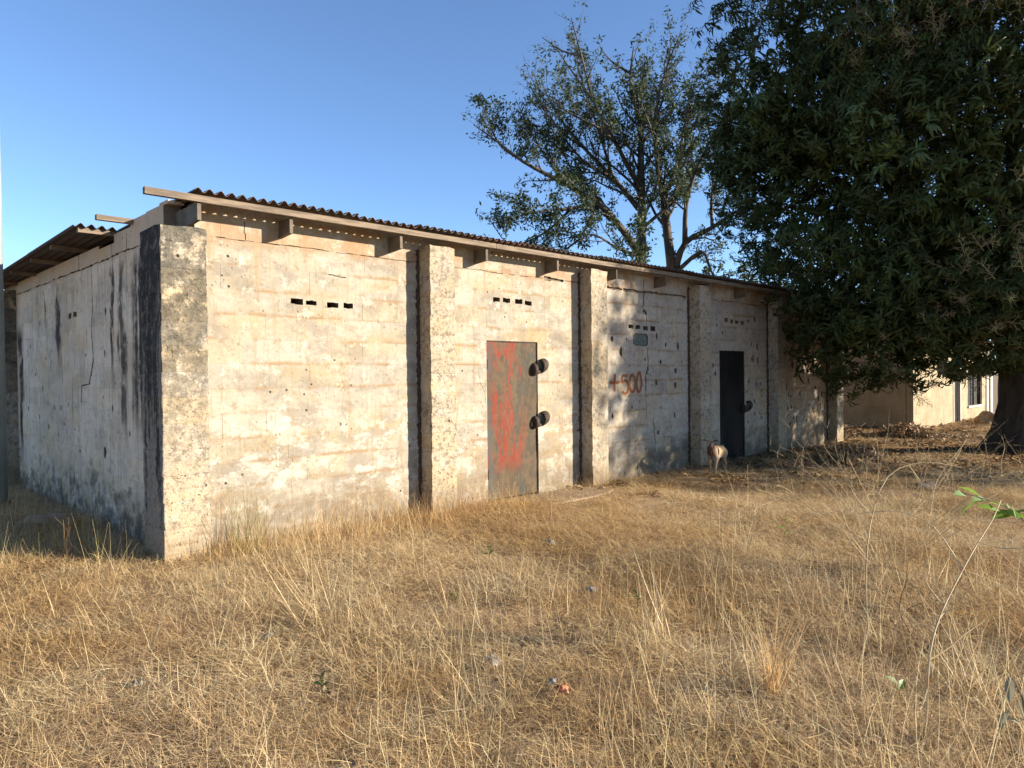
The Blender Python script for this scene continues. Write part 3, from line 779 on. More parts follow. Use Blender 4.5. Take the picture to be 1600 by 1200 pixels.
def scatter(name, protos, pts, scl, idxs, label, tilt=0.12, cat=None):
    coll = bpy.data.collections.new(name+'_prototypes')
    for i, (V_, F_, a_, m_) in enumerate(protos): np_mesh('%s_tuft' % name, V_, F_, m_, None, a_, coll)
    n = len(pts)
    me = bpy.data.meshes.new(name); me.vertices.add(n); me.vertices.foreach_set('co', np.asarray(pts, dtype=np.float32).ravel())
    rot = np.stack([rs.uniform(-tilt, tilt, n), rs.uniform(-tilt, tilt, n), rs.uniform(0, 6.283, n)], 1).astype(np.float32)
    a = me.attributes.new('rot', 'FLOAT_VECTOR', 'POINT'); a.data.foreach_set('vector', rot.ravel())
    a = me.attributes.new('scl', 'FLOAT', 'POINT'); a.data.foreach_set('value', np.asarray(scl, dtype=np.float32))
    a = me.attributes.new('pick', 'INT', 'POINT'); a.data.foreach_set('value', np.asarray(idxs, dtype=np.int32))
    o = bpy.data.objects.new(name, me); C.objects.link(o)
    ng = bpy.data.node_groups.new(name+'_scatter', 'GeometryNodeTree')
    ng.interface.new_socket('Geometry', in_out='INPUT', socket_type='NodeSocketGeometry'); ng.interface.new_socket('Geometry', in_out='OUTPUT', socket_type='NodeSocketGeometry')
    gi = ng.nodes.new('NodeGroupInput'); go = ng.nodes.new('NodeGroupOutput')
    ci = ng.nodes.new('GeometryNodeCollectionInfo'); ci.inputs['Collection'].default_value = coll
    ci.inputs['Separate Children'].default_value = True; ci.inputs['Reset Children'].default_value = True
    ip = ng.nodes.new('GeometryNodeInstanceOnPoints'); ip.inputs['Pick Instance'].default_value = True
    def na(nm, typ):
        q = ng.nodes.new('GeometryNodeInputNamedAttribute'); q.data_type = typ; q.inputs['Name'].default_value = nm; return q.outputs['Attribute']
    L = ng.links
    L.new(gi.outputs[0], ip.inputs['Points']); L.new(ci.outputs[0], ip.inputs['Instance'])
    L.new(na('pick', 'INT'), ip.inputs['Instance Index']); L.new(na('rot', 'FLOAT_VECTOR'), ip.inputs['Rotation']); L.new(na('scl', 'FLOAT'), ip.inputs['Scale'])
    L.new(ip.outputs[0], go.inputs[0])
    md = o.modifiers.new('scatter', 'NODES'); md.node_group = ng
    tag(o, label, cat, None, 'stuff')
    return o

def in_store(x, y, m=0.0):
    lx = (x-AX0)*SDX.x+(y-AY0)*SDX.y; ly = (x-AX0)*SDY.x+(y-AY0)*SDY.y
    return (lx > -m) & (lx < LEN+m) & (ly > 0.2-m) & (ly < DEP+m), lx, ly
def in_house(x, y):
    lx = (x-10.94)*SDX.x+(y-19.91)*SDX.y; ly = (x-10.94)*SDY.x+(y-19.91)*SDY.y
    return (lx > -.1) & (lx < 12) & (ly > -.05) & (ly < 7.2)
def field(n, y0, y1, power=1.0, xmul=0.85, xmin=-9, xmax=17):
    y = y0+(y1-y0)*rs.uniform(0, 1, n)**power; x = rs.uniform(-1, 1, n)*(y*xmul+1.2)
    k = (x > xmin) & (x < xmax) & ~in_store(x, y)[0] & ~in_house(x, y); return x[k], y[k]
def vnoise(x, y, s, seed):
    r = np.random.RandomState(seed); out = 0
    for k in range(5):
        a = r.uniform(0, 6.28); f = s*r.uniform(.6, 1.7); out = out+np.sin((x*np.cos(a)+y*np.sin(a))*f+r.uniform(0, 6.28))
    return out/5

mat_protos = [(*blades(330, 0.03, 0.17, 0.0031, (-9, 20), 0.34, 1.4, s_), M['straw']) for s_ in range(6)] + [(*blades(150, 0.05, 0.20, 0.0040, (-8, 30), 0.32, 1.2, 20+s_), M['stalk']) for s_ in range(3)]
x1, y1 = field(2000, 1.6, 9.0, 0.75); x2, y2 = field(3200, 9.0, 24.0)
x = np.concatenate([x1, x2]); y = np.concatenate([y1, y2])
# thin out under the tree and beside the far house
keep = rs.uniform(0, 1, len(x)) < np.where((y > 10.5) & (x > 2.5), 0.6, 1.0)*np.clip(1.05+0.5*vnoise(x, y, 1.6, 3), 0.35, 1)
x = x[keep]; y = y[keep]; n = len(x)
scatter('matted_straw', mat_protos, np.stack([x, y, gz(x, y)], 1), rs.uniform(0.75, 1.2, n), rs.randint(0, 9, n), 'matted flattened dry straw covering the ground in front of the storehouse', 0.08, 'grass')

st_protos = [(*blades(12, 0.08, 0.30, 0.0028, (30, 88), 0.16, 0.6, 40+s_), M['straw']) for s_ in range(4)] + [(*blades(9, 0.12, 0.34, 0.0028, (35, 88), 0.14, 0.6, 50+s_), M['ochre']) for s_ in range(2)]
x, y = field(4200, 1.8, 13.0, 0.9)
lx, ly = in_store(x, y)[1:]
dens = np.clip(0.12+0.8*vnoise(x, y, 1.3, 9), 0.04, 1.0)
dens = np.maximum(dens, np.where((y < 3.4) & (x > -1.0), 0.6, 0))
dens = np.where((y > 9.9) & (x > 2.0), dens*0.2, dens)
k = rs.uniform(0, 1, len(x)) < dens; x = x[k]; y = y[k]; n = len(x)
# taller growth along the foot of the front wall and beside the side wall
bx = rs.uniform(0.35, 3.9, 300); by = -np.abs(rs.normal(0, 0.42, 300))-0.02+np.where(bx > .45, .2, 0)
b2x = rs.uniform(-2.4, 0.15, 330); b2y = rs.uniform(0.7, 8.0, 330)
b3x = rs.uniform(5.2, 9.2, 130); b3y = -np.abs(rs.normal(0, 0.22, 130))+0.15
P = [to_world(a, b) for a, b in zip(np.concatenate([bx, b2x, b3x]), np.concatenate([by, b2y, b3y]))]
px = np.array([p.x for p in P]); py = np.array([p.y for p in P])
bs = np.concatenate([rs.uniform(0.6, 1.6, 300), rs.uniform(0.8, 1.7, 330), rs.uniform(0.5, 0.9, 130)])
X_ = np.concatenate([x, px]); Y_ = np.concatenate([y, py]); S_ = np.concatenate([rs.uniform(0.35, 1.0, n), bs])
scatter('standing_dry_grass', st_protos, np.stack([X_, Y_, gz(X_, Y_)], 1), S_, rs.randint(0, 6, len(X_)), 'upright tufts of dry grass, tallest along the foot of the wall', 0.15, 'grass')

# thin tall stems
stem_protos = [(*blades(6, 0.30, 0.62, 0.0034, (66, 89), 0.16, 0.22, 70+s_, 4), M['stalk']) for s_ in range(4)] + [(*blades(4, 0.3, 0.55, 0.0032, (35, 82), 0.14, 0.3, 80+s_, 4), M['ochre']) for s_ in range(2)]
x, y = field(1700, 1.9, 9.5, 1.3)
d_ = np.where((x > -0.3*y+.2) & (y < 5.4), 0.95, 0.20)
k = rs.uniform(0, 1, len(x)) < d_; x = x[k]; y = y[k]; n = len(x)
scatter('thin_stalks', stem_protos, np.stack([x, y, gz(x, y)], 1), rs.uniform(0.55, 1.05, n), rs.randint(0, 6, n), 'thin pale grass stalks standing above the matted straw', 0.2, 'grass')

# leaf litter under the tree
def leaf_proto(n, seed, L=0.09):
    r = np.random.RandomState(seed); V_ = []; F_ = []; A_ = []
    for i in range(n):
        a = r.uniform(0, 6.28); c = np.array([r.uniform(-.25, .25), r.uniform(-.25, .25), r.uniform(.008, .035)]); l = L*r.uniform(.6, 1.3); w_ = l*0.28
        d = np.array([np.cos(a), np.sin(a), r.uniform(-.25, .25)]); s_ = np.array([-np.sin(a), np.cos(a), r.uniform(-.4, .4)])
        b = len(V_); cu = r.uniform(0.005, .025)
        V_ += [c-d*l/2, c+s_*w_-d*l*.05+[0, 0, cu], c+d*l/2, c-s_*w_-d*l*.05+[0, 0, cu]]; F_.append((b, b+1, b+2, b+3)); A_.append(r.uniform())
    V_ = np.array(V_); V_[:, 2] = np.maximum(V_[:, 2], 0.003); return V_, np.array(F_), np.array(A_)
lp = [(*leaf_proto(26, 100+s_), M['litter']) for s_ in range(4)]
x, y = field(6000, 9.4, 24, 0.8, 0.95); k = (x > 0.1*y) & (rs.uniform(0, 1, len(x)) < np.clip((y-9.8)/3.0, 0.05, 0.9)); x = x[k]; y = y[k]
xa, ya = field(70, 2.2, 9.5, 0.9); x = np.concatenate([x, xa]); y = np.concatenate([y, ya]); n = len(x)
scatter('leaf_litter', lp, np.stack([x, y, gz(x, y)], 1), np.where(y > 9.5, rs.uniform(0.8, 1.3, n), rs.uniform(.45, .7, n)), rs.randint(0, 4, n), 'fallen dry leaves spread over the shaded ground beneath the tree', 0.06, 'leaves')

# ------------------------------------------------------------------ trees
def leaf_mat(name, a, b, c, rough=0.42, tw=0.22, spec=0.4):
    g = G(name); r = g.attr(); P = g.pos(); n = g.noise(P, 0.9, 3, 0.6)
    col = g.ramp(r, [(0.0, a), (0.55, b), (0.90, b), (1.0, c)])
    col = g.mix(g.mul(g.step(n, 0.42, 0.62), 0.6), col, a)
    return g.done(col, rough, trans=tuple(min(1, q*1.6) for q in b), tw=tw, spec=spec)
M['mango'] = leaf_mat('mango_leaf', (0.034, 0.041, 0.013), (0.058, 0.073, 0.018), (0.13, 0.15, 0.035), 0.58, 0.14, 0.16)
M['mango_new'] = leaf_mat('fresh_mango_leaf', (0.06, 0.085, 0.016), (0.085, 0.115, 0.022), (0.15, 0.17, 0.03))
M['panicle'] = simple('mango_flower_stalk', (0.32, 0.28, 0.12), (0.30, 0.20, 0.11), 2, 0.8)
M['bark'] = simple('dark_bark', (0.09, 0.07, 0.052), (0.045, 0.036, 0.028), 7, sc=(1, 1, .3), bstr=1.0, bdist=0.03)
M['greybark'] = simple('grey_bark', (0.125, 0.10, 0.078), (0.06, 0.048, 0.038), 5, sc=(1, 1, .4), bstr=0.7, bdist=0.02)
M['leaf2'] = leaf_mat('dusty_leaf', (0.036, 0.050, 0.019), (0.064, 0.084, 0.032), (0.17, 0.145, 0.065), 0.6, 0.25, 0.2)

def whorl_proto(nl, seed, L=0.21, W=0.045, droop=0.55):
    """mango leaves round a shoot tip along +Z; each leaf is two folded halves of two segments"""
    r = np.random.RandomState(seed); V_ = []; F_ = []; A_ = []
    for i in range(nl):
        a = i*2.4+r.uniform(-.3, .3); e = r.uniform(-0.5, 0.8); l = L*r.uniform(.45, 1.3); w_ = W*r.uniform(.7, 1.2)
        h0 = r.uniform(-.05, .05)
        rad = np.array([math.cos(a), math.sin(a), 0]); side = np.array([-math.sin(a), math.cos(a), 0])
        p = np.array([0, 0, h0]); mid = []
        for s_ in range(5):
            mid.append((p.copy(), rad*math.cos(e)+np.array([0, 0, math.sin(e)])))
            p = p+(rad*math.cos(e)+np.array([0, 0, math.sin(e)]))*l/4; e -= droop*r.uniform(.3, .8)
        ws = [0.15, 0.9, 1.0, 0.55, 0.02]
        b = len(V_)
        for (q, d), k in zip(mid, ws):
            up = np.cross(d, side); V_ += [q-side*w_*k/2+up*w_*k*0.22, q, q+side*w_*k/2+up*w_*k*0.22]
        for s_ in range(4):
            F_ += [(b+3*s_, b+3*s_+1, b+3*s_+4, b+3*s_+3), (b+3*s_+1, b+3*s_+2, b+3*s_+5, b+3*s_+4)]; A_ += [i/nl]*2
    return np.array(V_), np.array(F_), np.array(A_)

def frames(dirs):
    z = dirs/np.linalg.norm(dirs, axis=1)[:, None]
    ref = rs.normal(size=z.shape); x = np.cross(ref, z); x /= np.linalg.norm(x, axis=1)[:, None]; y = np.cross(z, x)
    return np.stack([x, y, z], 2)

def place_many(protos, pts, dirs, scl, name, mat, parent, rnd=None):
    n = len(pts); Rm = frames(dirs); pick = rs.randint(0, len(protos), n); VV = []; FF = []; AA = []; off = 0
    rnd = rs.uniform(0, 1, n) if rnd is None else rnd
    for k, (V_, F_, A_) in enumerate(protos):
        s_ = np.where(pick == k)[0]
        if not len(s_): continue
        W = np.einsum('nij,vj->nvi', Rm[s_], V_)*scl[s_][:, None, None]+pts[s_][:, None, :]
        VV.append(W.reshape(-1, 3)); m_ = len(V_)
        FF.append((F_[None]+(np.arange(len(s_))*m_)[:, None, None]).reshape(-1, F_.shape[1])+off); off += len(s_)*m_
        AA.append(np.clip((rnd[s_][:, None]*0.8+0.2*A_[None]), 0, 1).ravel())
    o = np_mesh(name, np.concatenate(VV), np.concatenate(FF), mat, parent, np.concatenate(AA)); return o

def limb(mb, pts, r0, r1, n=7, k=3):
    P = smooth_pts(pts, k); m_ = len(P)
    mb.tube(P, [r0+(r1-r0)*(i/(m_-1))**0.8 for i in range(m_)], n); return P

def twig_tree(mb, P, r0, r1, depth, tips, up=0.25, lenf=0.55, spc=0.45, start=0.25, total=None, minr=0.006):
    """side shoots along the polyline P"""
    L = sum((P[i+1]-P[i]).length for i in range(len(P)-1)); acc = 0; nxt = L*start; 
    for i in range(len(P)-1):
        seg = P[i+1]-P[i]; acc += seg.length
        while acc > nxt:
            t = nxt/L; d = seg.normalized()
            ax = Vector((random.gauss(0,1), random.gauss(0,1), random.gauss(0,1))).cross(d)
            if ax.length < 1e-3: ax = Vector((1,0,0))
            nd = d.copy(); nd.rotate(Matrix.Rotation(R(random.uniform(28, 62)), 3, ax.normalized()))
            nd = (nd+Vector((0,0,up))).normalized()
            l = L*lenf*random.uniform(.6, 1.15)*(1.15-0.75*t)
            r = max(minr, (r0+(r1-r0)*t)*0.5)
            q = [P[i].lerp(P[i+1], 0.5)]; dd = nd.copy(); m_ = 3 if depth == 0 else 4
            for s_ in range(m_):
                dd = (dd+Vector((random.gauss(0,.16), random.gauss(0,.16), random.gauss(0.02,.14)))).normalized(); q.append(q[-1]+dd*l/m_)
            mb.tube(q, [r*(1-0.75*j/m_) for j in range(m_+1)], 5 if depth > 1 else 3, cap=False)
            if depth == 0 or l < 0.35: 
                for j in range(1, m_+1): tips.append((q[j], (q[j]-q[j-1]).normalized()))
            else: twig_tree(mb, q, r, r*0.3, depth-1, tips, up, lenf, spc*0.6, 0.2, minr=minr)
            nxt += spc*random.uniform(.6, 1.4)

# --- big mango tree
mango = thing('mango_tree', 'huge dark leafy mango tree with a stout trunk overhanging the end of the storehouse', 'tree', (9.98, 14.2, 0))
MO = Vector(mango.location)
mb = MB()
TR = [(0,0,-.1),(0,0,.12),(0.02,0,.45),(.04,.02,1.0),(.02,.05,1.7),(.0,.1,2.5)]
rad = [0.80, 0.66, 0.52, 0.46, 0.45, 0.50]
P = smooth_pts(TR, 4); m_ = len(P)
nn = 22; base = 0
for i, p in enumerate(P):
    r = float(np.interp(i/(m_-1), np.linspace(0, 1, 6), rad)); fl = max(0, 1-p.z/0.9)
    for q in range(nn):
        a = 2*math.pi*q/nn; rr = r*(1+fl*0.20*math.sin(5*a+.6)+0.05*math.sin(3*a+p.z*2)+0.03*math.sin(9*a+p.z*5)); mb.v.append((p.x+rr*math.cos(a), p.y+rr*math.sin(a), p.z))
for i in range(m_-1):
    for q in range(nn): a = i*nn+q; b = i*nn+(q+1) % nn; mb.face((a, b, b+nn, a+nn))
mb.build('trunk', M['bark'], mango, smooth=True)
lobes = [   # centre relative to the trunk base, radii
    ((-0.2, -0.6, 6.6), (4.6, 3.2, 3.4)), ((-3.6, 0.2, 6.0), (2.5, 2.6, 2.1)), ((-4.1, -0.3, 7.6), (2.2, 2.4, 2.2)),
    ((-3.0, -1.0, 3.3), (2.0, 1.8, 1.5)), ((-2.4, -2.0, 5.0), (2.0, 1.6, 1.9)), ((-1.2, -2.6, 7.4), (2.3, 1.5, 2.0)),
    ((0.4, -2.6, 4.4), (2.0, 1.6, 1.7)), ((-1.9, -1.5, 2.45), (1.5, 1.5, 1.25)), ((-3.5, -0.5, 2.35), (1.3, 1.3, 1.15)), ((0.4, -2.3, 2.55), (1.5, 1.3, 1.0)), ((-0.7, -0.9, 2.3), (1.2, 1.2, 0.9)), ((-2.8, -1.2, 2.15), (1.1, 1.1, 0.95)),
    ((2.4, -1.8, 5.0), (2.4, 2.2, 2.6)), ((3.6, 0, 3.6), (2.2, 2.4, 1.6)), ((0.2, 0.4, 10.0), (3.8, 3.0, 2.6)), ((-2.8, 0.6, 9.6), (2.2, 2.2, 1.9)),
    ((-1.5, 2.5, 5.2), (3.4, 2.6, 3.2)), ((2.2, 2.0, 5.5), (3.2, 2.8, 3.2)), ((-4.7, 0.4, 6.1), (1.3, 1.4, 1.1)), ((2.2, -2.2, 7.8), (2.2, 1.6, 2.2)), ((2.0,-1.2,3.1),(1.4,1.3,.9)), ((-0.9,.3,2.25),(1.2,1.2,.85)), ((.5,-.5,2.35),(1.1,1.1,.8)), ((2.7,-3.6,2.7),(2.3,2.0,1.1)), ((3.0,-4.5,5.2),(1.5,.9,1.5))]  # last two lobes hang out of view, shaped for the shade they throw
mb = MB()
for (c, r) in lobes:
    s_ = Vector((random.uniform(-.2,.2), random.uniform(-.2,.2), 2.3)); e = Vector(c)
    midp = s_.lerp(e, 0.5)+Vector((random.uniform(-.4,.4), random.uniform(-.4,.4), random.uniform(.1,.6)))
    Pl = limb(mb, [s_, midp, e], 0.20, 0.05, 8)
    tips = []; twig_tree(mb, Pl, 0.10, 0.03, 1, tips, 0.1, 0.45, 0.5, 0.45, minr=0.012)
mb.build('limb', M['bark'], mango, smooth=True)
wp = [whorl_proto(9+k, 200+k, 0.19, 0.034, 0.8+.1*k) for k in range(5)]
wp_s = [whorl_proto(7+k, 210+k, 0.24, 0.038, 1.15) for k in range(3)]
rl = random.Random(4)
for (c, r) in list(lobes):              # smaller rounded clumps standing out of the big masses
    for q in range(int(2.2*r[0]*r[2]/2)):
        a = rl.uniform(3.3, 6.1) if rl.random() < .8 else rl.uniform(0, 6.28); e = rl.uniform(-.5, .9)
        d = (math.cos(a)*math.cos(e), math.sin(a)*math.cos(e), math.sin(e)); k = rl.uniform(.85, 1.02)
        p = tuple(c[i]+d[i]*r[i]*k for i in range(3))
        if c[1] < -3.5 or p[2] < 2.6 or p[0] < -5.2 or p[2] > 9.5: continue
        lobes.append((p, (rl.uniform(.55, 1.0), rl.uniform(.5, .9), rl.uniform(.45, .75))))
pts = []; dirs = []
vols = np.array([r[0]*r[1]+r[1]*r[2]+r[0]*r[2] for c, r in lobes]); 
for (c, r), vv in zip(lobes, vols):
    n = int(vv*(84 if c[1] > -3.5 else 40))
    d = rs.normal(size=(n, 3)); d /= np.linalg.norm(d, axis=1)[:, None]
    front = (d[:, 1] < 0.35) | (d[:, 2] < -0.2) | (rs.uniform(0, 1, n) < 0.6)
    d = d[front]; n = len(d)
    clump = 1+0.13*np.sin(d[:, 0]*9+c[0]*3)*np.sin(d[:, 2]*8+c[2])+0.08*np.sin(d[:, 0]*17+d[:, 1]*13+c[1]*5)
    rad_ = np.clip(1-np.abs(rs.normal(0, 0.16, n)), 0.35, 1)*clump
    p = np.array(c)+d*np.array(r)*rad_[:, None]
    nd = d*np.array([1, 1, 1])/np.array(r); nd /= np.linalg.norm(nd, axis=1)[:, None]
    nd = nd+rs.normal(0, 0.38, (n, 3))+np.array([0, 0, 0.5])
    pts.append(p); dirs.append(nd)
pts = np.concatenate(pts); dirs = np.concatenate(dirs)
# drop what lies deep inside another lobe, keep the underside clear of the ground
inside = np.zeros(len(pts), int)
for (c, r) in lobes: inside += (((pts-np.array(c))/np.array(r))**2).sum(1) < 0.55
k = (inside < 1) | (rs.uniform(0, 1, len(pts)) < 0.30)
k &= pts[:, 2] > np.where(pts[:, 0] > -2.7, 1.62, 1.18)+0.22*np.sin(pts[:, 0]*2.3)*np.sin(pts[:, 1]*1.7+1)
k &= ~in_store(pts[:, 0]+MO.x, pts[:, 1]+MO.y, 0.15)[0] | (pts[:, 2] > 3.5)
pts = pts[k]; dirs = dirs[k]
new = (vnoise(pts[:, 0]+pts[:, 2], pts[:, 1]*.5+pts[:, 2], 1.6, 21) > 0.62) & (rs.uniform(0, 1, len(pts)) < 0.35)
o = place_many(wp+wp_s, pts[~new], dirs[~new], rs.uniform(0.65, 1.3, (~new).sum()), 'crown', M['mango'], mango); o['kind'] = 'stuff'
ni = 2600; q = rs.randint(0, 21, ni)
d = rs.normal(size=(ni, 3)); d /= np.linalg.norm(d, axis=1)[:, None]; d *= (rs.uniform(0, 0.75, ni)**.5)[:, None]
pi_ = np.array([lobes[i][0] for i in q])+d*np.array([lobes[i][1] for i in q]); pi_ = pi_[pi_[:, 2] > 2.2]; ni = len(pi_)
pi_ = pi_[~in_store(pi_[:, 0]+MO.x, pi_[:, 1]+MO.y, 0.15)[0] | (pi_[:, 2] > 3.6)]; ni = len(pi_)
o = place_many(wp_s, pi_, rs.normal(size=(ni, 3))+np.array([0, 0, .4]), rs.uniform(1.5, 2.1, ni), 'inner_foliage', M['mango'], mango); o['kind'] = 'stuff'
# the leaf clusters that can be told apart on the near side
front = np.where(new & (pts[:, 1] < -0.8))[0]; back = np.where(new & (pts[:, 1] >= -0.8))[0]
if len(back): o = place_many(wp, pts[back], dirs[back], np.ones(len(back)), 'fresh_foliage', M['mango_new'], mango); o['kind'] = 'stuff'
protos = []
for k_, (V_, F_, A_) in enumerate([whorl_proto(11, 230+q, 0.23, 0.04, 0.95) for q in range(4)]):
    me = np_mesh('leaf_cluster', V_, F_, M['mango_new'], None, A_*0.9); protos.append(me.data); bpy.data.objects.remove(me)
for i in front[:180]:
    o = bpy.data.objects.new('leaf_cluster', protos[i % 4]); C.objects.link(o); o.parent = mango
    o.location = pts[i]+dirs[i]*0.06; o.rotation_euler = Vector(dirs[i]+np.array([0,-.2,.1])).to_track_quat('Z', 'Y').to_euler(); o.scale = (random.uniform(.75, 1.1),)*3
# old flower panicles: bare branching sprays
def panicle_proto(seed):
    r = random.Random(seed); mb = MB()
    mb.tube([(0,0,0),(0.01,0,.14),(.02,.01,.28)], [.005,.004,.002], 3, cap=False)
    for i in range(12):
        h = 0.04+0.02*i; a = i*2.4; l = 0.13*(1-i/16)*r.uniform(.7,1.2)
        p0 = (0.001*i, 0, h); p1 = (l*.6*math.cos(a), l*.6*math.sin(a), h+l*.35); p2 = (l*math.cos(a+.2), l*math.sin(a+.2), h+l*.4)
        mb.tube([p0, p1, p2], [.003,.0025,.0015], 3, cap=False)
        for q in range(2): mb.tube([p1, (p1[0]+r.uniform(-.03,.03), p1[1]+r.uniform(-.03,.03), p1[2]+.035)], [.002,.001], 3, cap=False)
    return np.array(mb.v), np.array([f for f in mb.f if len(f) == 4]), np.zeros(len([f for f in mb.f if len(f) == 4]))
sel = (vnoise(pts[:, 0], pts[:, 2]+pts[:, 1], 0.9, 33) > 0.05) & (pts[:, 1] < 0.2) & (rs.uniform(0, 1, len(pts)) < 0.26)
o = place_many([panicle_proto(k) for k in range(3)], pts[sel]+dirs[sel]*.06, dirs[sel]+np.array([0,-.1,.3]), rs.uniform(.9,1.5,sel.sum()), 'flower_stalks', M['panicle'], mango); o['kind'] = 'stuff'

# --- open-crowned tree behind the storehouse
tree = thing('sparse_tree', 'tall open-crowned tree with bare forking limbs rising behind the storehouse roof', 'tree', (5.0, 24.0, 0))
def T(u, v, y=0.0): return ((u-800)*0.02105-5.0, y, 1.58+(590-v)*0.02105)
mb = MB(); tips = []
mb2 = MB()
trunkA = limb(mb2, [(-0.55, 0, -0.1), (-0.6, 0, 2.5), T(1003, 415)], 0.30, 0.22, 10); mb2.build('trunk', M['greybark'], tree, smooth=True)
mb2 = MB(); trunkB = limb(mb2, [(0.35, 0.3, -0.1), (0.4, .3, 2.6), T(1055, 425, .3)], 0.32, 0.26, 10); mb2.build('trunk', M['greybark'], tree, smooth=True)
main = [
 ([T(1003,415), T(1005,350), T(1002,270,-.3), T(1000,200,-.4), T(985,150,-.5), T(990,92,-.6)], .20, .02, .5),
 ([T(1002,405), T(975,370,-.4), T(930,330,-.9), T(880,305,-1.2), T(820,275,-1.4), T(780,245,-1.5), T(748,222,-1.5)], .15, .015, .45),
 ([T(930,332,-.9), T(890,345,-1.5), T(840,355,-2.0), T(775,375,-2.4)], .06, .01, .3),
 ([T(1000,330), T(965,275,.6), T(920,220,1.0), T(880,160,1.4), T(850,95,1.5)], .11, .012, .4),
 ([T(1003,300), T(960,240,-.8), T(925,190,-1.4), T(905,130,-1.8), T(890,80,-2)], .09, .012, .4),
 ([T(1055,425,.3), T(1045,350,.2), T(1040,320), T(1025,265,-.5), T(1020,200,-.8), T(1035,135,-1), T(1055,85,-1.1)], .18, .015, .45),
 ([T(1042,330), T(1068,290,.5), T(1075,235,.9), T(1090,170,1.2), T(1110,100,1.3)], .12, .012, .4),
 ([T(1060,425,.3), T(1072,385), T(1110,365,-.4), T(1150,340,-.6), T(1190,335,-.7)], .14, .02, .35),
 ([T(1072,385), T(1068,330,-.6), T(1085,270,-1), T(1120,210,-1.2), T(1165,150,-1.2)], .10, .012, .4),
 ([T(1110,365,-.4), T(1115,310,0), T(1140,260,.4), T(1170,230,.5)], .07, .012, .35),
 ([T(1060,430,.3), T(1095,400,-.2), T(1105,430,-.5), T(1120,455,-.6)], .09, .02, .2),
 ([T(1002,405), T(960,400,-1), T(920,385,-1.6), T(870,395,-2.0)], .07, .012, .3),
 ([T(1000,240,-.3), T(1030,190,.3), T(1050,130,.6), T(1055,80,.8)], .07, .01, .35),
 ([T(965,275,.6), T(915,250,.3), T(868,190,.1), T(838,112,.2)], .07, .01, .35),
 ([T(925,190,-1.4), T(897,140,-1), T(868,92,-.8)], .05, .01, .35),
 ([T(920,220,1.0), T(885,205,.4), T(850,165,.2), T(830,130,.1)], .05, .01, .38),
 ([T(905,130,-1.8), T(880,110,-1.2), T(850,85,-1)], .045, .01, .4),
 ([T(965,275,.6), T(940,180,.9), T(915,110,.7), T(905,55,.6)], .06, .01, .36),
 ([T(985,130,-.5), T(958,105,-.2), T(942,78,0)], .05, .01, .35),
 ([T(890,345,-1.5), T(850,378,-1.2), T(800,392,-.9), T(768,352,-.9)], .05, .01, .35),
 ([T(880,305,-1.2), T(850,255,-.9), T(828,210,-.7), T(812,175,-.7)], .05, .01, .35),
 ([T(820,275,-1.4), T(785,245,-1.1), T(764,195,-1), T(757,170,-1)], .04, .01, .35),
 ([T(1040,320), T(1062,250,-.4), T(1098,180,-.6), T(1135,110,-.7)], .06, .01, .35),
 ([T(1000,200,-.4), T(1010,140,.5), T(1015,105,.8), T(1010,85,1)], .05, .01, .35),
 ([T(930,330,-.9), T(905,380,-.2), T(850,405,.3), T(790,412,.4), T(730,380,.4)], .05, .01, .35),
 ([T(960,240,-.8), T(930,230,-1.6), T(880,215,-2.2), T(845,190,-2.4)], .06, .01, .35),
]
limb_mb = MB()
for pl, a, b, f in main:
    Pm = limb(limb_mb, pl, a, b, 7)
    twig_tree(mb, Pm, a*.8, b, 2, tips, 0.22, 0.36 if len(pl) > 4 else 0.5, 0.32, 0.15, minr=0.006)
limb_mb.build('limb', M['greybark'], tree, smooth=True)
o = mb.build('twigs', M['greybark'], tree); o['kind'] = 'stuff'
def cluster_proto(n, seed, L, W):
    r = np.random.RandomState(seed); V_ = []; F_ = []; A_ = []
    for i in range(n):
        a = r.uniform(0, 6.28); e = r.uniform(-1.1, .7); l = L*r.uniform(.7, 1.25); w_ = W*r.uniform(.8, 1.2); p = r.normal(0, L*.45, 3)
        d = np.array([math.cos(a)*math.cos(e), math.sin(a)*math.cos(e), math.sin(e)]); s_ = np.array([-math.sin(a), math.cos(a), r.uniform(-.6,.6)])
        b = len(V_); V_ += [p, p+d*l*.5+s_*w_/2, p+d*l, p+d*l*.5-s_*w_/2]; F_.append((b, b+1, b+2, b+3)); A_.append(r.uniform())
    return np.array(V_), np.array(F_), np.array(A_)
tp = np.array([t[0] for t in tips]); td = np.array([t[1] for t in tips])
hgt = np.clip((tp[:, 2]-9.0)/4.5, 0, 1)
k = rs.uniform(0, 1, len(tp)) < np.clip((0.40+0.5*vnoise(tp[:, 0], tp[:, 2]+tp[:, 1], 1.1, 5))*(1-0.45*hgt), 0.08, 1)
o = place_many([cluster_proto(6, 300+q, 0.13, 0.05) for q in range(4)], tp[k], td[k], rs.uniform(.8, 1.2, k.sum()), 'crown', M['leaf2'], tree, np.clip(rs.uniform(0, .8, k.sum())+0.3*hgt[k], 0, 1)); o['kind'] = 'stuff'
print('tree tips', len(tp), 'mango whorls', len(pts), 'clusters', len(front))

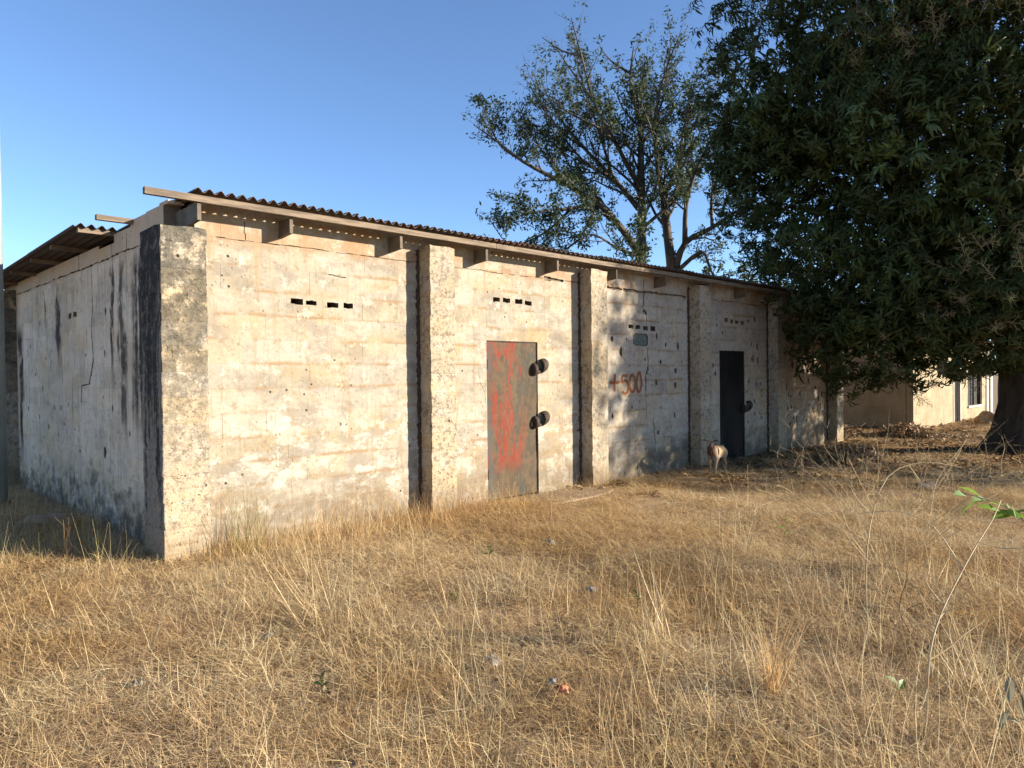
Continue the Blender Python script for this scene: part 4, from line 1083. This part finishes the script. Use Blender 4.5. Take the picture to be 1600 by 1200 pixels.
# bushy growth seen between the two crowns, low over the roof
bush = thing('leafy_bush', 'rounded green bush showing low between the two trees beyond the roof end', 'bush', (8.6, 25.5, 0))
mb = MB(); tips = []
for q in range(9):
    a = q*0.7; pl = [(random.uniform(-.2,.2), random.uniform(-.2,.2), -0.05), (0.5*math.cos(a), .5*math.sin(a), 1.8), (1.3*math.cos(a), 1.3*math.sin(a), 3.4), (1.9*math.cos(a), 1.9*math.sin(a), 4.6+random.uniform(-.6,.5))]
    Pm = limb(mb, pl, .05, .012, 5); twig_tree(mb, Pm, .04, .012, 1, tips, .15, .4, .3, .2)
mb.build('stems', M['greybark'], bush)
tp = np.array([t[0] for t in tips]); td = np.array([t[1] for t in tips])
o = place_many([cluster_proto(7, 320+q, 0.15, 0.06) for q in range(3)], tp, td, rs.uniform(.8, 1.3, len(tp)), 'foliage', M['leaf2'], bush); o['kind'] = 'stuff'

# ------------------------------------------------------------------ dead shrubs and stalks in the foreground
M['palestem'] = simple('bleached_stem', (0.52, 0.39, 0.21), (0.40, 0.27, 0.13), 9, 0.8)
M['browstem'] = simple('brown_stem', (0.20, 0.13, 0.075), (0.13, 0.085, 0.05), 9, 0.8)
def shrub(name, label, loc, n, h, spread, r0, seed, mat, cat='shrub', depth=1, up=0.12, lean=(0,0)):
    random.seed(seed); root = thing(name, label, cat, loc); mb = MB(); tips = []
    for i in range(n):
        a = random.uniform(0, 6.283); s_ = spread*random.uniform(.3, 1); hh = h*random.uniform(.55, 1)
        pl = [(random.uniform(-.08,.08), random.uniform(-.08,.08), -.02)]
        for t in (0.3, 0.6, 0.85, 1.0):
            pl.append((s_*t**1.3*math.cos(a)+lean[0]*t*hh+random.gauss(0,.05), s_*t**1.3*math.sin(a)+lean[1]*t*hh+random.gauss(0,.05), hh*(t if t < .9 else 0.93)+random.gauss(0,.03)))
        mbs = MB(); Pm = limb(mbs, pl, r0*random.uniform(.7, 1.1), r0*0.3, 5, 4); mbs.build('stem', mat, root)
        twig_tree(mb, Pm, r0*.7, r0*.25, depth, tips, up, .58, .18, .2, minr=r0*.22)
    o = mb.build('twigs', mat, root); o['kind'] = 'stuff'; return root
shrub('dead_shrub', 'large bleached leafless shrub tangled in the grass on the right', (2.95, 5.7, 0), 26, 1.18, 1.2, 0.0036, 5, M['palestem'])
shrub('dead_shrub', 'low bare twiggy shrub left of the large bleached one, before the goat', (2.0, 6.3, 0), 8, 0.7, 0.55, 0.0034, 6, M['palestem'])
shrub('dead_shrub', 'thin reddish brown twiggy shrub near the bottom right corner', (2.35, 4.1, 0), 7, 0.65, 0.6, 0.0038, 8, M['browstem'])
# tall forked stem
st = thing('dead_sapling', 'tall pale forked dead stem leaning right in the right foreground', 'stem', (1.76, 3.1, 0))
def rel(*ps): return [(p[0]-1.76, p[1]-3.1, p[2]) for p in ps]
mb = MB(); P = limb(mb, rel((1.72,3.1,-.02),(1.755,3.1,.12),(1.76,3.1,.29),(1.80,3.14,.42),(1.88,3.2,.54),(2.02,3.3,.67),(2.17,3.4,.80),(2.30,3.5,.88),(2.41,3.6,.96)), .0058, .0024, 6); mb.build('stem', M['palestem'], st)
mb = MB(); limb(mb, rel((1.775,3.12,.36),(1.88,3.15,.40),(1.97,3.18,.45),(2.07,3.2,.50)), .0038, .0018, 5); mb.build('branch', M['palestem'], st)
for pl in (((1.84,3.18,.48),(1.92,3.25,.52),(1.99,3.22,.56)), ((1.9,3.22,.56),(1.86,3.3,.66),(1.88,3.3,.76)), ((2.05,3.33,.70),(2.02,3.5,.85),(1.88,3.55,.92),(1.70,3.6,.90)), ((2.17,3.4,.8),(2.26,3.35,.78),(2.35,3.3,.80)), ((1.76,3.1,.25),(1.71,3.05,.20),(1.66,3.0,.19))):
    mb = MB(); limb(mb, rel(*pl), .0038, .0015, 5); mb.build('branch', M['palestem'], st)
# second arching stem over the shrub
st2 = thing('dead_sapling', 'long arching pale stem curving left above the bleached shrub', 'stem', (2.05, 4.2, 0))
mb = MB(); limb(mb, [(0,0,-.02),(-.02,0,.35),(.03,.05,.7),(.16,.1,.98),(.38,.12,1.06),(.6,.1,1.03)], .006, .002, 6); mb.build('stem', M['palestem'], st2)
for pl in (((0,0,.5),(-.12,.03,.66),(-.16,.03,.8)), ((.05,.05,.75),(-.05,.1,.9),(-.03,.1,1.0)), ((.3,.12,1.04),(.36,.1,.93),(.33,.1,.85))):
    mb = MB(); limb(mb, pl, .003, .0013, 4); mb.build('branch', M['palestem'], st2)

# straw tufts that stand out
def tuft(name, label, loc, n, lo, hi, wd, elev, spread, mat, seed, group=None):
    V_, F_, A_ = blades(n, lo, hi, wd, elev, spread, 0.45, seed, 4)
    root = np_mesh(name, V_, F_, mat, None, A_); root.location = loc; tag(root, label, 'grass tuft', group); return root
tuft('straw_tuft', 'tall ochre tuft of dry straw in the right foreground', (1.28, 3.58, 0), 60, .25, .58, .006, (62, 89), .06, M['ochre'], 401)
tuft('straw_tuft', 'spreading pale straw tuft at the bottom right, behind the forked stem', (2.25, 3.55, 0), 45, .25, .55, .005, (40, 80), .12, M['stalk'], 402)
tuft('straw_tuft', 'thin pale straw tuft left of the tall ochre one', (0.86, 4.3, 0), 22, .25, .62, .005, (60, 88), .08, M['stalk'], 403)
tuft('green_tuft', 'yellow green grass clump right of the corner pilaster', (-2.42, 6.62, 0), 60, .35, .75, .006, (66, 89), .16, M['green'], 404)
tuft('green_tuft', 'small green grass clump in the shade left of the corner pilaster', (-3.62, 6.3, 0), 26, .15, .34, .006, (55, 88), .06, M['green'], 405)
tuft('green_tuft', 'low green grass fringe at the left edge of the building shadow', (-4.25, 6.35, 0), 60, .12, .34, .005, (35, 85), .32, M['green'], 406)
tuft('straw_tuft', 'flattened dark straw clump on the left foreground', (-1.75, 4.75, 0), 160, .2, .5, .004, (8, 50), .26, M['straw'], 407)
tuft('straw_tuft', 'leaning straw clump beside the pale bag on the left', (-1.25, 4.7, 0), 60, .3, .75, .005, (28, 60), .14, M['straw'], 408)
tuft('shadow_mat', 'dark flattened patch standing in for a cast shadow in the middle of the lit grass', (-.22, 5.35, 0.02), 420, .08, .22, .004, (0, 40), .42, M['litter'], 409)  # dark blades stand in for a shadow cast across the grass
tuft('straw_tuft', 'reddish dry weed clump in the shade along the side wall', (-4.9, 7.5, 0), 70, .25, .6, .004, (45, 88), .35, M['litter'], 410)
# withered stalk at the corner
wst = thing('withered_stalk', 'thick split brown stalk standing at the left in front of the side wall', 'plant', (-3.92, 6.42, 0))
for q in range(5):
    mb = MB(); limb(mb, [(random.gauss(0,.02),random.gauss(0,.02),-.02),(random.gauss(0,.02),0,.15),(random.gauss(0.01,.03),0,.28),(random.gauss(.0,.07),0,.40)], .022, .006, 5); mb.build('stem', M['browstem'] if q % 2 else M['ochre'], wst)

# green plants
M['green_leaf'] = leaf_mat('bright_green_leaf', (0.11, 0.17, 0.03), (0.20, 0.29, 0.05), (0.30, 0.36, 0.08), 0.5, 0.35)
M['grey_leaf'] = leaf_mat('grey_green_leaf', (0.15, 0.15, 0.09), (0.28, 0.26, 0.17), (0.42, 0.40, 0.30), 0.6, 0.2)
def leaf_shape(mb, base, d, L, W, roll=0.0, fold=0.25):
    d = Vector(d).normalized(); side = d.cross(Vector((0,0,1))); side = side.normalized() if side.length > .05 else Vector((1,0,0))
    side.rotate(Matrix.Rotation(roll, 3, d)); up = side.cross(d); b = Vector(base); n = len(mb.v)
    ws = [0.05, .7, 1.0, .75, .03]
    for i, k in enumerate(ws):
        t = i/4; q = b+d*L*t-up*(0.18*L*t*t)
        for s_ in (-1, 0, 1): mb.v.append(tuple(q+side*s_*W*k/2+up*(abs(s_)*W*k*fold)))
    for i in range(4):
        for s_ in (0, 1): a = n+3*i+s_; mb.face((a, a+1, a+4, a+3))
def leafy(name, label, loc, stem, leaves, mat, smat, cat='plant', group=None, r=.006):
    root = thing(name, label, cat, loc, 0, group)
    mb = MB(); limb(mb, stem, r, r*.4, 5); mb.build('stem', smat, root)
    for (b, d, L, W, ro) in leaves:
        mb = MB(); mb.cur = random.random(); leaf_shape(mb, b, d, L, W, ro); mb.build('leaf', mat, root)
    return root
lv = []
for (bx_, by_, bz_) in ((-.40,.05,.90),(-.34,.05,.90),(-.36,.02,.88),(-.30,.05,.88)):
    lv.append(((bx_,by_,bz_), (random.uniform(-1,-.1), random.uniform(-.6,.6), random.uniform(-.3,.7)), random.uniform(.10,.14), random.uniform(.05,.065), random.uniform(-.8,.8)))
for q in range(11):
    a = q*2.4; lv.append(((-.24+.02*math.cos(a)+.012*q, .03, .80+.012*(q % 4)), (math.cos(a), math.sin(a)-.2, random.uniform(-.2,.6)), random.uniform(.10,.14), random.uniform(.045,.06), random.uniform(-.8,.8)))
leafy('green_sapling', 'leafy bright green sapling leaning in from the right edge', (2.93, 4.0, 0), [(.12,0,-.02),(.1,0,.3),(.02,.02,.58),(-.16,.03,.82),(-.42,.05,.92)], lv, M['green_leaf'], M['browstem'])
lv = []
for q in range(8):
    lv.append(((-.06+.03*q % .12, 0, .34-.035*q), (random.uniform(-1,.6), random.uniform(-.6,.1), random.uniform(-.9,.2)), random.uniform(.10,.14), random.uniform(.028,.04), random.uniform(-1,1)))
leafy('withered_plant', 'drooping grey green leafy plant in the bottom right corner', (2.10, 3.0, 0), [(.03,0,-.02),(.02,0,.15),(-.02,0,.28),(-.07,0,.37)], lv, M['grey_leaf'], M['browstem'])
for (loc, h, nl, lab) in (((2.38, 6.4, 0), .30, 3, 'single green sprig with two broad leaves beside the low bare shrub'), ((-.21, 6.1, 0), .18, 7, 'small dark green sprout in the middle of the lit grass'),
        ((0.80, 4.75, 0), .18, 7, 'dark green sprout right of the shaded patch in the middle'), ((1.82, 3.45, 0), .14, 2, 'narrow yellow green sprout beside the foot of the forked stem'),
        ((-.95, 3.55, 0), .16, 6, 'green sprout among straw at the bottom centre left'), ((-.42, 5.0, 0), .10, 5, 'tiny green sprout below the shaded patch')):
    lv = []
    for q in range(nl):
        a = q*2.4+random.random(); zz = h*(0.55+0.45*q/nl) if nl > 3 else h*(0.6+.2*q)
        lv.append(((0,0,zz), (math.cos(a), math.sin(a), random.uniform(.1,.9)), .075 if nl <= 3 else .05, .035 if nl <= 3 else .02, random.uniform(-.6,.6)))
    leafy('green_sprout', lab, loc, [(0,0,-.02),(.005,0,h*.5),(0,.004,h)], lv, M['green_leaf'] if nl < 5 else M['mango_new'], M['green'], 'plant', 'green sprouts in the grass', .003)

# ------------------------------------------------------------------ litter, stones, brush
M['plastic'] = simple('white_plastic', (0.32, 0.27, 0.21), (0.22, 0.18, 0.14), 30, 0.35, bstr=0.2)
M['orangefoil'] = simple('orange_wrapper', (0.50, 0.12, 0.035), (0.52, 0.25, 0.13), 20, 0.35, bstr=0.2)
def crumple(name, label, loc, sx, sy, sz, mat, seed, cat, group=None):
    r = np.random.RandomState(seed); n = 9; V_ = []; F_ = []
    for i in range(n):
        for j in range(n):
            u = i/(n-1)-.5; v = j/(n-1)-.5; ed = 1-2*max(abs(u), abs(v))
            V_.append((u*sx*2*(1+r.uniform(-.15,.15)), v*sy*2*(1+r.uniform(-.15,.15)), sz*(0.1+0.6*ed**.6+r.uniform(-.32,.32))))
    for i in range(n-1):
        for j in range(n-1): a = i*n+j; F_.append((a, a+n, a+n+1, a+1))
    o = np_mesh(name, np.array(V_), np.array(F_), mat); o.location = loc; o.rotation_euler = (r.uniform(-.3,.3), r.uniform(-.3,.3), r.uniform(0,6)); tag(o, label, cat, group); return o
for (loc, s_, lab) in (((-1.49,4.42,.03), .036, 'crumpled pale plastic bag in the left foreground grass'), ((-.12,4.0,.03), .045, 'crumpled white plastic bag in the central foreground'), ((.57,5.36,.02), .04, 'small white plastic scrap right of the shaded patch'),
        ((.35,6.86,.02), .045, 'pale plastic scrap lying nearest the red door'), ((-1.95,3.75,.03), .03, 'tiny white plastic scrap at the lower left')):
    crumple('plastic_scrap', lab, loc, s_, s_*.8, s_*.9, M['plastic'], int(loc[0]*100) % 97, 'litter', 'plastic scraps in the grass')
wrap = thing('food_wrapper', 'torn orange and white plastic wrapper in the front grass', 'litter', (.23, 3.55, .05))
o = crumple('film', None, (0, 0, .012), .026, .03, .035, M['orangefoil'], 3, None); o.parent = wrap
o = crumple('torn_end', None, (-.045, .02, .045), .02, .02, .02, M['plastic'], 4, None); o.parent = wrap
def rock(name, label, loc, sx, sy, sz, seed, mat, cat='rock'):
    import bmesh
    r = np.random.RandomState(seed); bm = bmesh.new(); bmesh.ops.create_icosphere(bm, subdivisions=3, radius=1)
    ph = r.uniform(0, 6, 6)
    for v in bm.verts:
        c = v.co; k = 1+.16*math.sin(c.x*3+ph[0])*math.sin(c.y*3+ph[1])+.10*math.sin(c.z*5+ph[2]+c.x*4)+.05*math.sin(c.y*9+ph[3])
        v.co = Vector((c.x*sx*k, c.y*sy*k, max(-.3, c.z)*sz*k))
    me = bpy.data.meshes.new(name); bm.to_mesh(me); bm.free(); me.materials.append(mat); o = bpy.data.objects.new(name, me); C.objects.link(o); o.location = loc; tag(o, label, cat); return o
rock('fallen_block', 'pale broken masonry lump lying at the foot of the side wall', (-5.1, 8.0, .05), .30, .18, .10, 1, M['slab'], 'rubble')
rock('stone', 'brown stone below the barred window of the far house', (13.95, 21.4, .05), .32, .28, .34, 2, M['slab'])
rock('stone', 'small flat stone on the ground left of the mango trunk', (5.6, 9.9, .03), .14, .10, .07, 3, M['slab'])
for (loc, sx, n, lab, sd) in (((7.3, 17.6, 0), 1.3, 260, 'low dark brush heap against the side of the far house', 5), ((9.3, 17.3, 0), 0.8, 200, 'dark brush heap in front of the lit corner of the far house', 6), ((5.9, 12.9, 0), .7, 110, 'small twig heap beside the end pilaster', 7)):
    root = thing('brush_heap', lab, 'brush heap', loc); random.seed(sd); mb = MB()
    for q in range(n):
        a = random.uniform(0, 6.28); d_ = sx*math.sqrt(random.random()); hh = 0.42*sx*(1-(d_/sx)**2)*random.random()
        p = Vector((d_*math.cos(a), d_*.55*math.sin(a), hh)); d = Vector((random.gauss(0,1), random.gauss(0,1), random.gauss(0,.45))).normalized()*random.uniform(.15,.4)*sx
        mb.tube([p-d, p+Vector((0,0,.03)), p+d], [.008,.011,.004], 4, cap=False)
    mb.build('sticks', M['browstem'], root)
    V_, F_, A_ = leaf_proto(int(n*3), 500+sd, .11); V_ = V_*np.array([sx*3.4, sx*1.9, 1]); V_[:, 2] += 0.36*sx*np.clip(1-(V_[:, 0]/(sx*.9))**2-(V_[:, 1]/(sx*.5))**2, 0, 1)
    # leaves keep their own size: rebuilt round scattered centres
    r = np.random.RandomState(sd); c = np.stack([r.normal(0, sx*.42, 500), r.normal(0, sx*.25, 500), np.zeros(500)], 1); c[:, 2] = 0.36*sx*np.clip(1-(c[:, 0]/sx)**2-(c[:, 1]/(sx*.6))**2, 0, 1)*r.uniform(.2, 1.05, 500)
    o = place_many([cluster_proto(3, 600+q, .11, .045) for q in range(3)], c, r.normal(size=(500, 3)), np.ones(500), 'dry_leaves', M['litter'], root); o['kind'] = 'stuff'

# ------------------------------------------------------------------ goat
goat = thing('goat', 'small tan dwarf goat with a dark face and red collar standing by the dark door', 'goat', (3.24, 11.6, 0), R(-126)); goat.scale = (.9, .9, .9)
def goat_mat():
    g = G('goat_coat'); P = g.coords(goat); x, y, z = g.xyz(P); n = g.noise(P, 9, 5, .6); f = g.noise(P, 1.0, 4, .7, sc=(60, 60, 25))
    col = g.mix(g.step(n, .4, .65), (0.44, 0.29, 0.165), (0.34, 0.215, 0.115))
    belly = g.step(g.add(z, g.mul(n, .08)), .40, .33); col = g.mix(g.mul(belly, g.step(z, .24, .30)), col, (0.25, 0.20, 0.145))
    dark = g.mul(g.step(x, .16, .27), g.step(z, .30, .36)); col = g.mix(dark, col, (0.10, 0.07, 0.05))
    legs = g.step(z, .24, .16); col = g.mix(g.mul(legs, .6), col, (0.22, 0.175, 0.125))
    blaze = g.mul(g.mul(g.step(x, .33, .37), g.step(z, .47, .52)), g.mul(g.step(g.math('ABSOLUTE', y), .013, .019), g.step(g.math('ABSOLUTE', y), .036, .03))); col = g.mix(g.mul(blaze, .9), col, (0.6, 0.54, 0.45))
    col = g.mix(.5, col, g.mix(f, (.6,)*3, (1.4,)*3), 'MULTIPLY'); return g.done(col, .85, f, .4, .006, spec=.15)
M['goat'] = goat_mat()
M['horn'] = simple('dark_horn', (0.10, 0.08, 0.06), (0.06, 0.05, 0.04), 30, .5)
M['red'] = simple('red_cord', (0.30, 0.02, 0.02), (0.22, 0.015, 0.018), 30, .7)
M['eye'] = simple('goat_eye', (0.02, 0.015, 0.01), (0.02, 0.015, 0.01), 30, .15)
def skinned(name, verts, edges, radii, mat, parent, root=0, sub=2):
    me = bpy.data.meshes.new(name); me.from_pydata(verts, edges, []); o = bpy.data.objects.new(name, me); C.objects.link(o); o.parent = parent
    me.materials.append(mat)
    md = o.modifiers.new('skin', 'SKIN'); md.use_smooth_shade = True
    lay = me.skin_vertices[0].data if me.skin_vertices else None
    if lay is None:
        import bmesh
        bm = bmesh.new(); bm.from_mesh(me); bm.verts.layers.skin.verify(); bm.to_mesh(me); bm.free(); lay = me.skin_vertices[0].data
    for i, r in enumerate(radii):
        lay[i].radius = r if isinstance(r, tuple) else (r, r); lay[i].use_root = (i == root)
    s_ = o.modifiers.new('smooth', 'SUBSURF'); s_.levels = sub; s_.render_levels = sub
    return o
gv = [(-.24,0,.42),(-.12,0,.40),(.03,0,.395),(.17,0,.41),(.26,0,.46),(.312,.012,.545),(.345,.025,.59),(.405,.05,.555),(.462,.072,.515),(-.315,0,.455),(-.345,0,.50)]
gr = [.095,.118,.125,.108,.072,.052,.056,.047,.031,.022,.010]
ge = [(0,1),(1,2),(2,3),(3,4),(4,5),(5,6),(6,7),(7,8),(0,9),(9,10)]
for sd in (-1, 1):
    fx = 0.045 if sd > 0 else -0.03
    n = len(gv); gv += [(.17,sd*.062,.33),(.175+fx*.3,sd*.062,.21),(.17+fx,sd*.06,.11),(.165+fx,sd*.06,.045),(.185+fx,sd*.06,.014)]; gr += [.05,.027,.021,.016,.019]; ge += [(3,n),(n,n+1),(n+1,n+2),(n+2,n+3),(n+3,n+4)]
    n = len(gv); hx = -.04 if sd > 0 else .03
    gv += [(-.22,sd*.066,.34),(-.165,sd*.07,.26),(-.255+hx*.5,sd*.066,.175),(-.245+hx,sd*.064,.10),(-.24+hx,sd*.064,.045),(-.22+hx,sd*.064,.014)]; gr += [.066,.042,.023,.018,.016,.019]; ge += [(0,n),(n,n+1),(n+1,n+2),(n+2,n+3),(n+3,n+4),(n+4,n+5)]
skinned('body', gv, ge, gr, M['goat'], goat, 2)
for sd in (-1, 1):
    mb = MB(); leaf_shape(mb, (.335, .02+sd*.035, .605), (-.15, sd*1.0, .32), .115, .045, -.5*sd, .3); o = mb.build('ear', M['horn'], goat); md = o.modifiers.new('t', 'SOLIDIFY'); md.thickness = .006
    mb = MB(); limb(mb, [(.34, .02+sd*.02, .62),(.328, .02+sd*.024, .645),(.31, .02+sd*.028, .665)], .010, .003, 6); mb.build('horn', M['horn'], goat)
    mb = MB(); mb.tube([(.385, .042+sd*.034, .585),(.385, .042+sd*.044, .586)], [.009, .005], 8); mb.build('eye', M['eye'], goat)
mb = MB(); ring = []
for q in range(15):
    a = 2*math.pi*q/14; ring.append((.283-.05*math.sin(a)*.55, .006+.062*math.cos(a), .50+.062*math.sin(a)*.8))
mb.tube(ring, .006, 6, cap=False); mb.build('collar', M['red'], goat, smooth=True)
mb = MB(); mb.tube([(.315,.02,.445),(.32,.03,.40),(.312,.03,.375)], [.006,.009,.004], 6); mb.build('tag', M['red'], goat)
print('objects', len(bpy.data.objects))
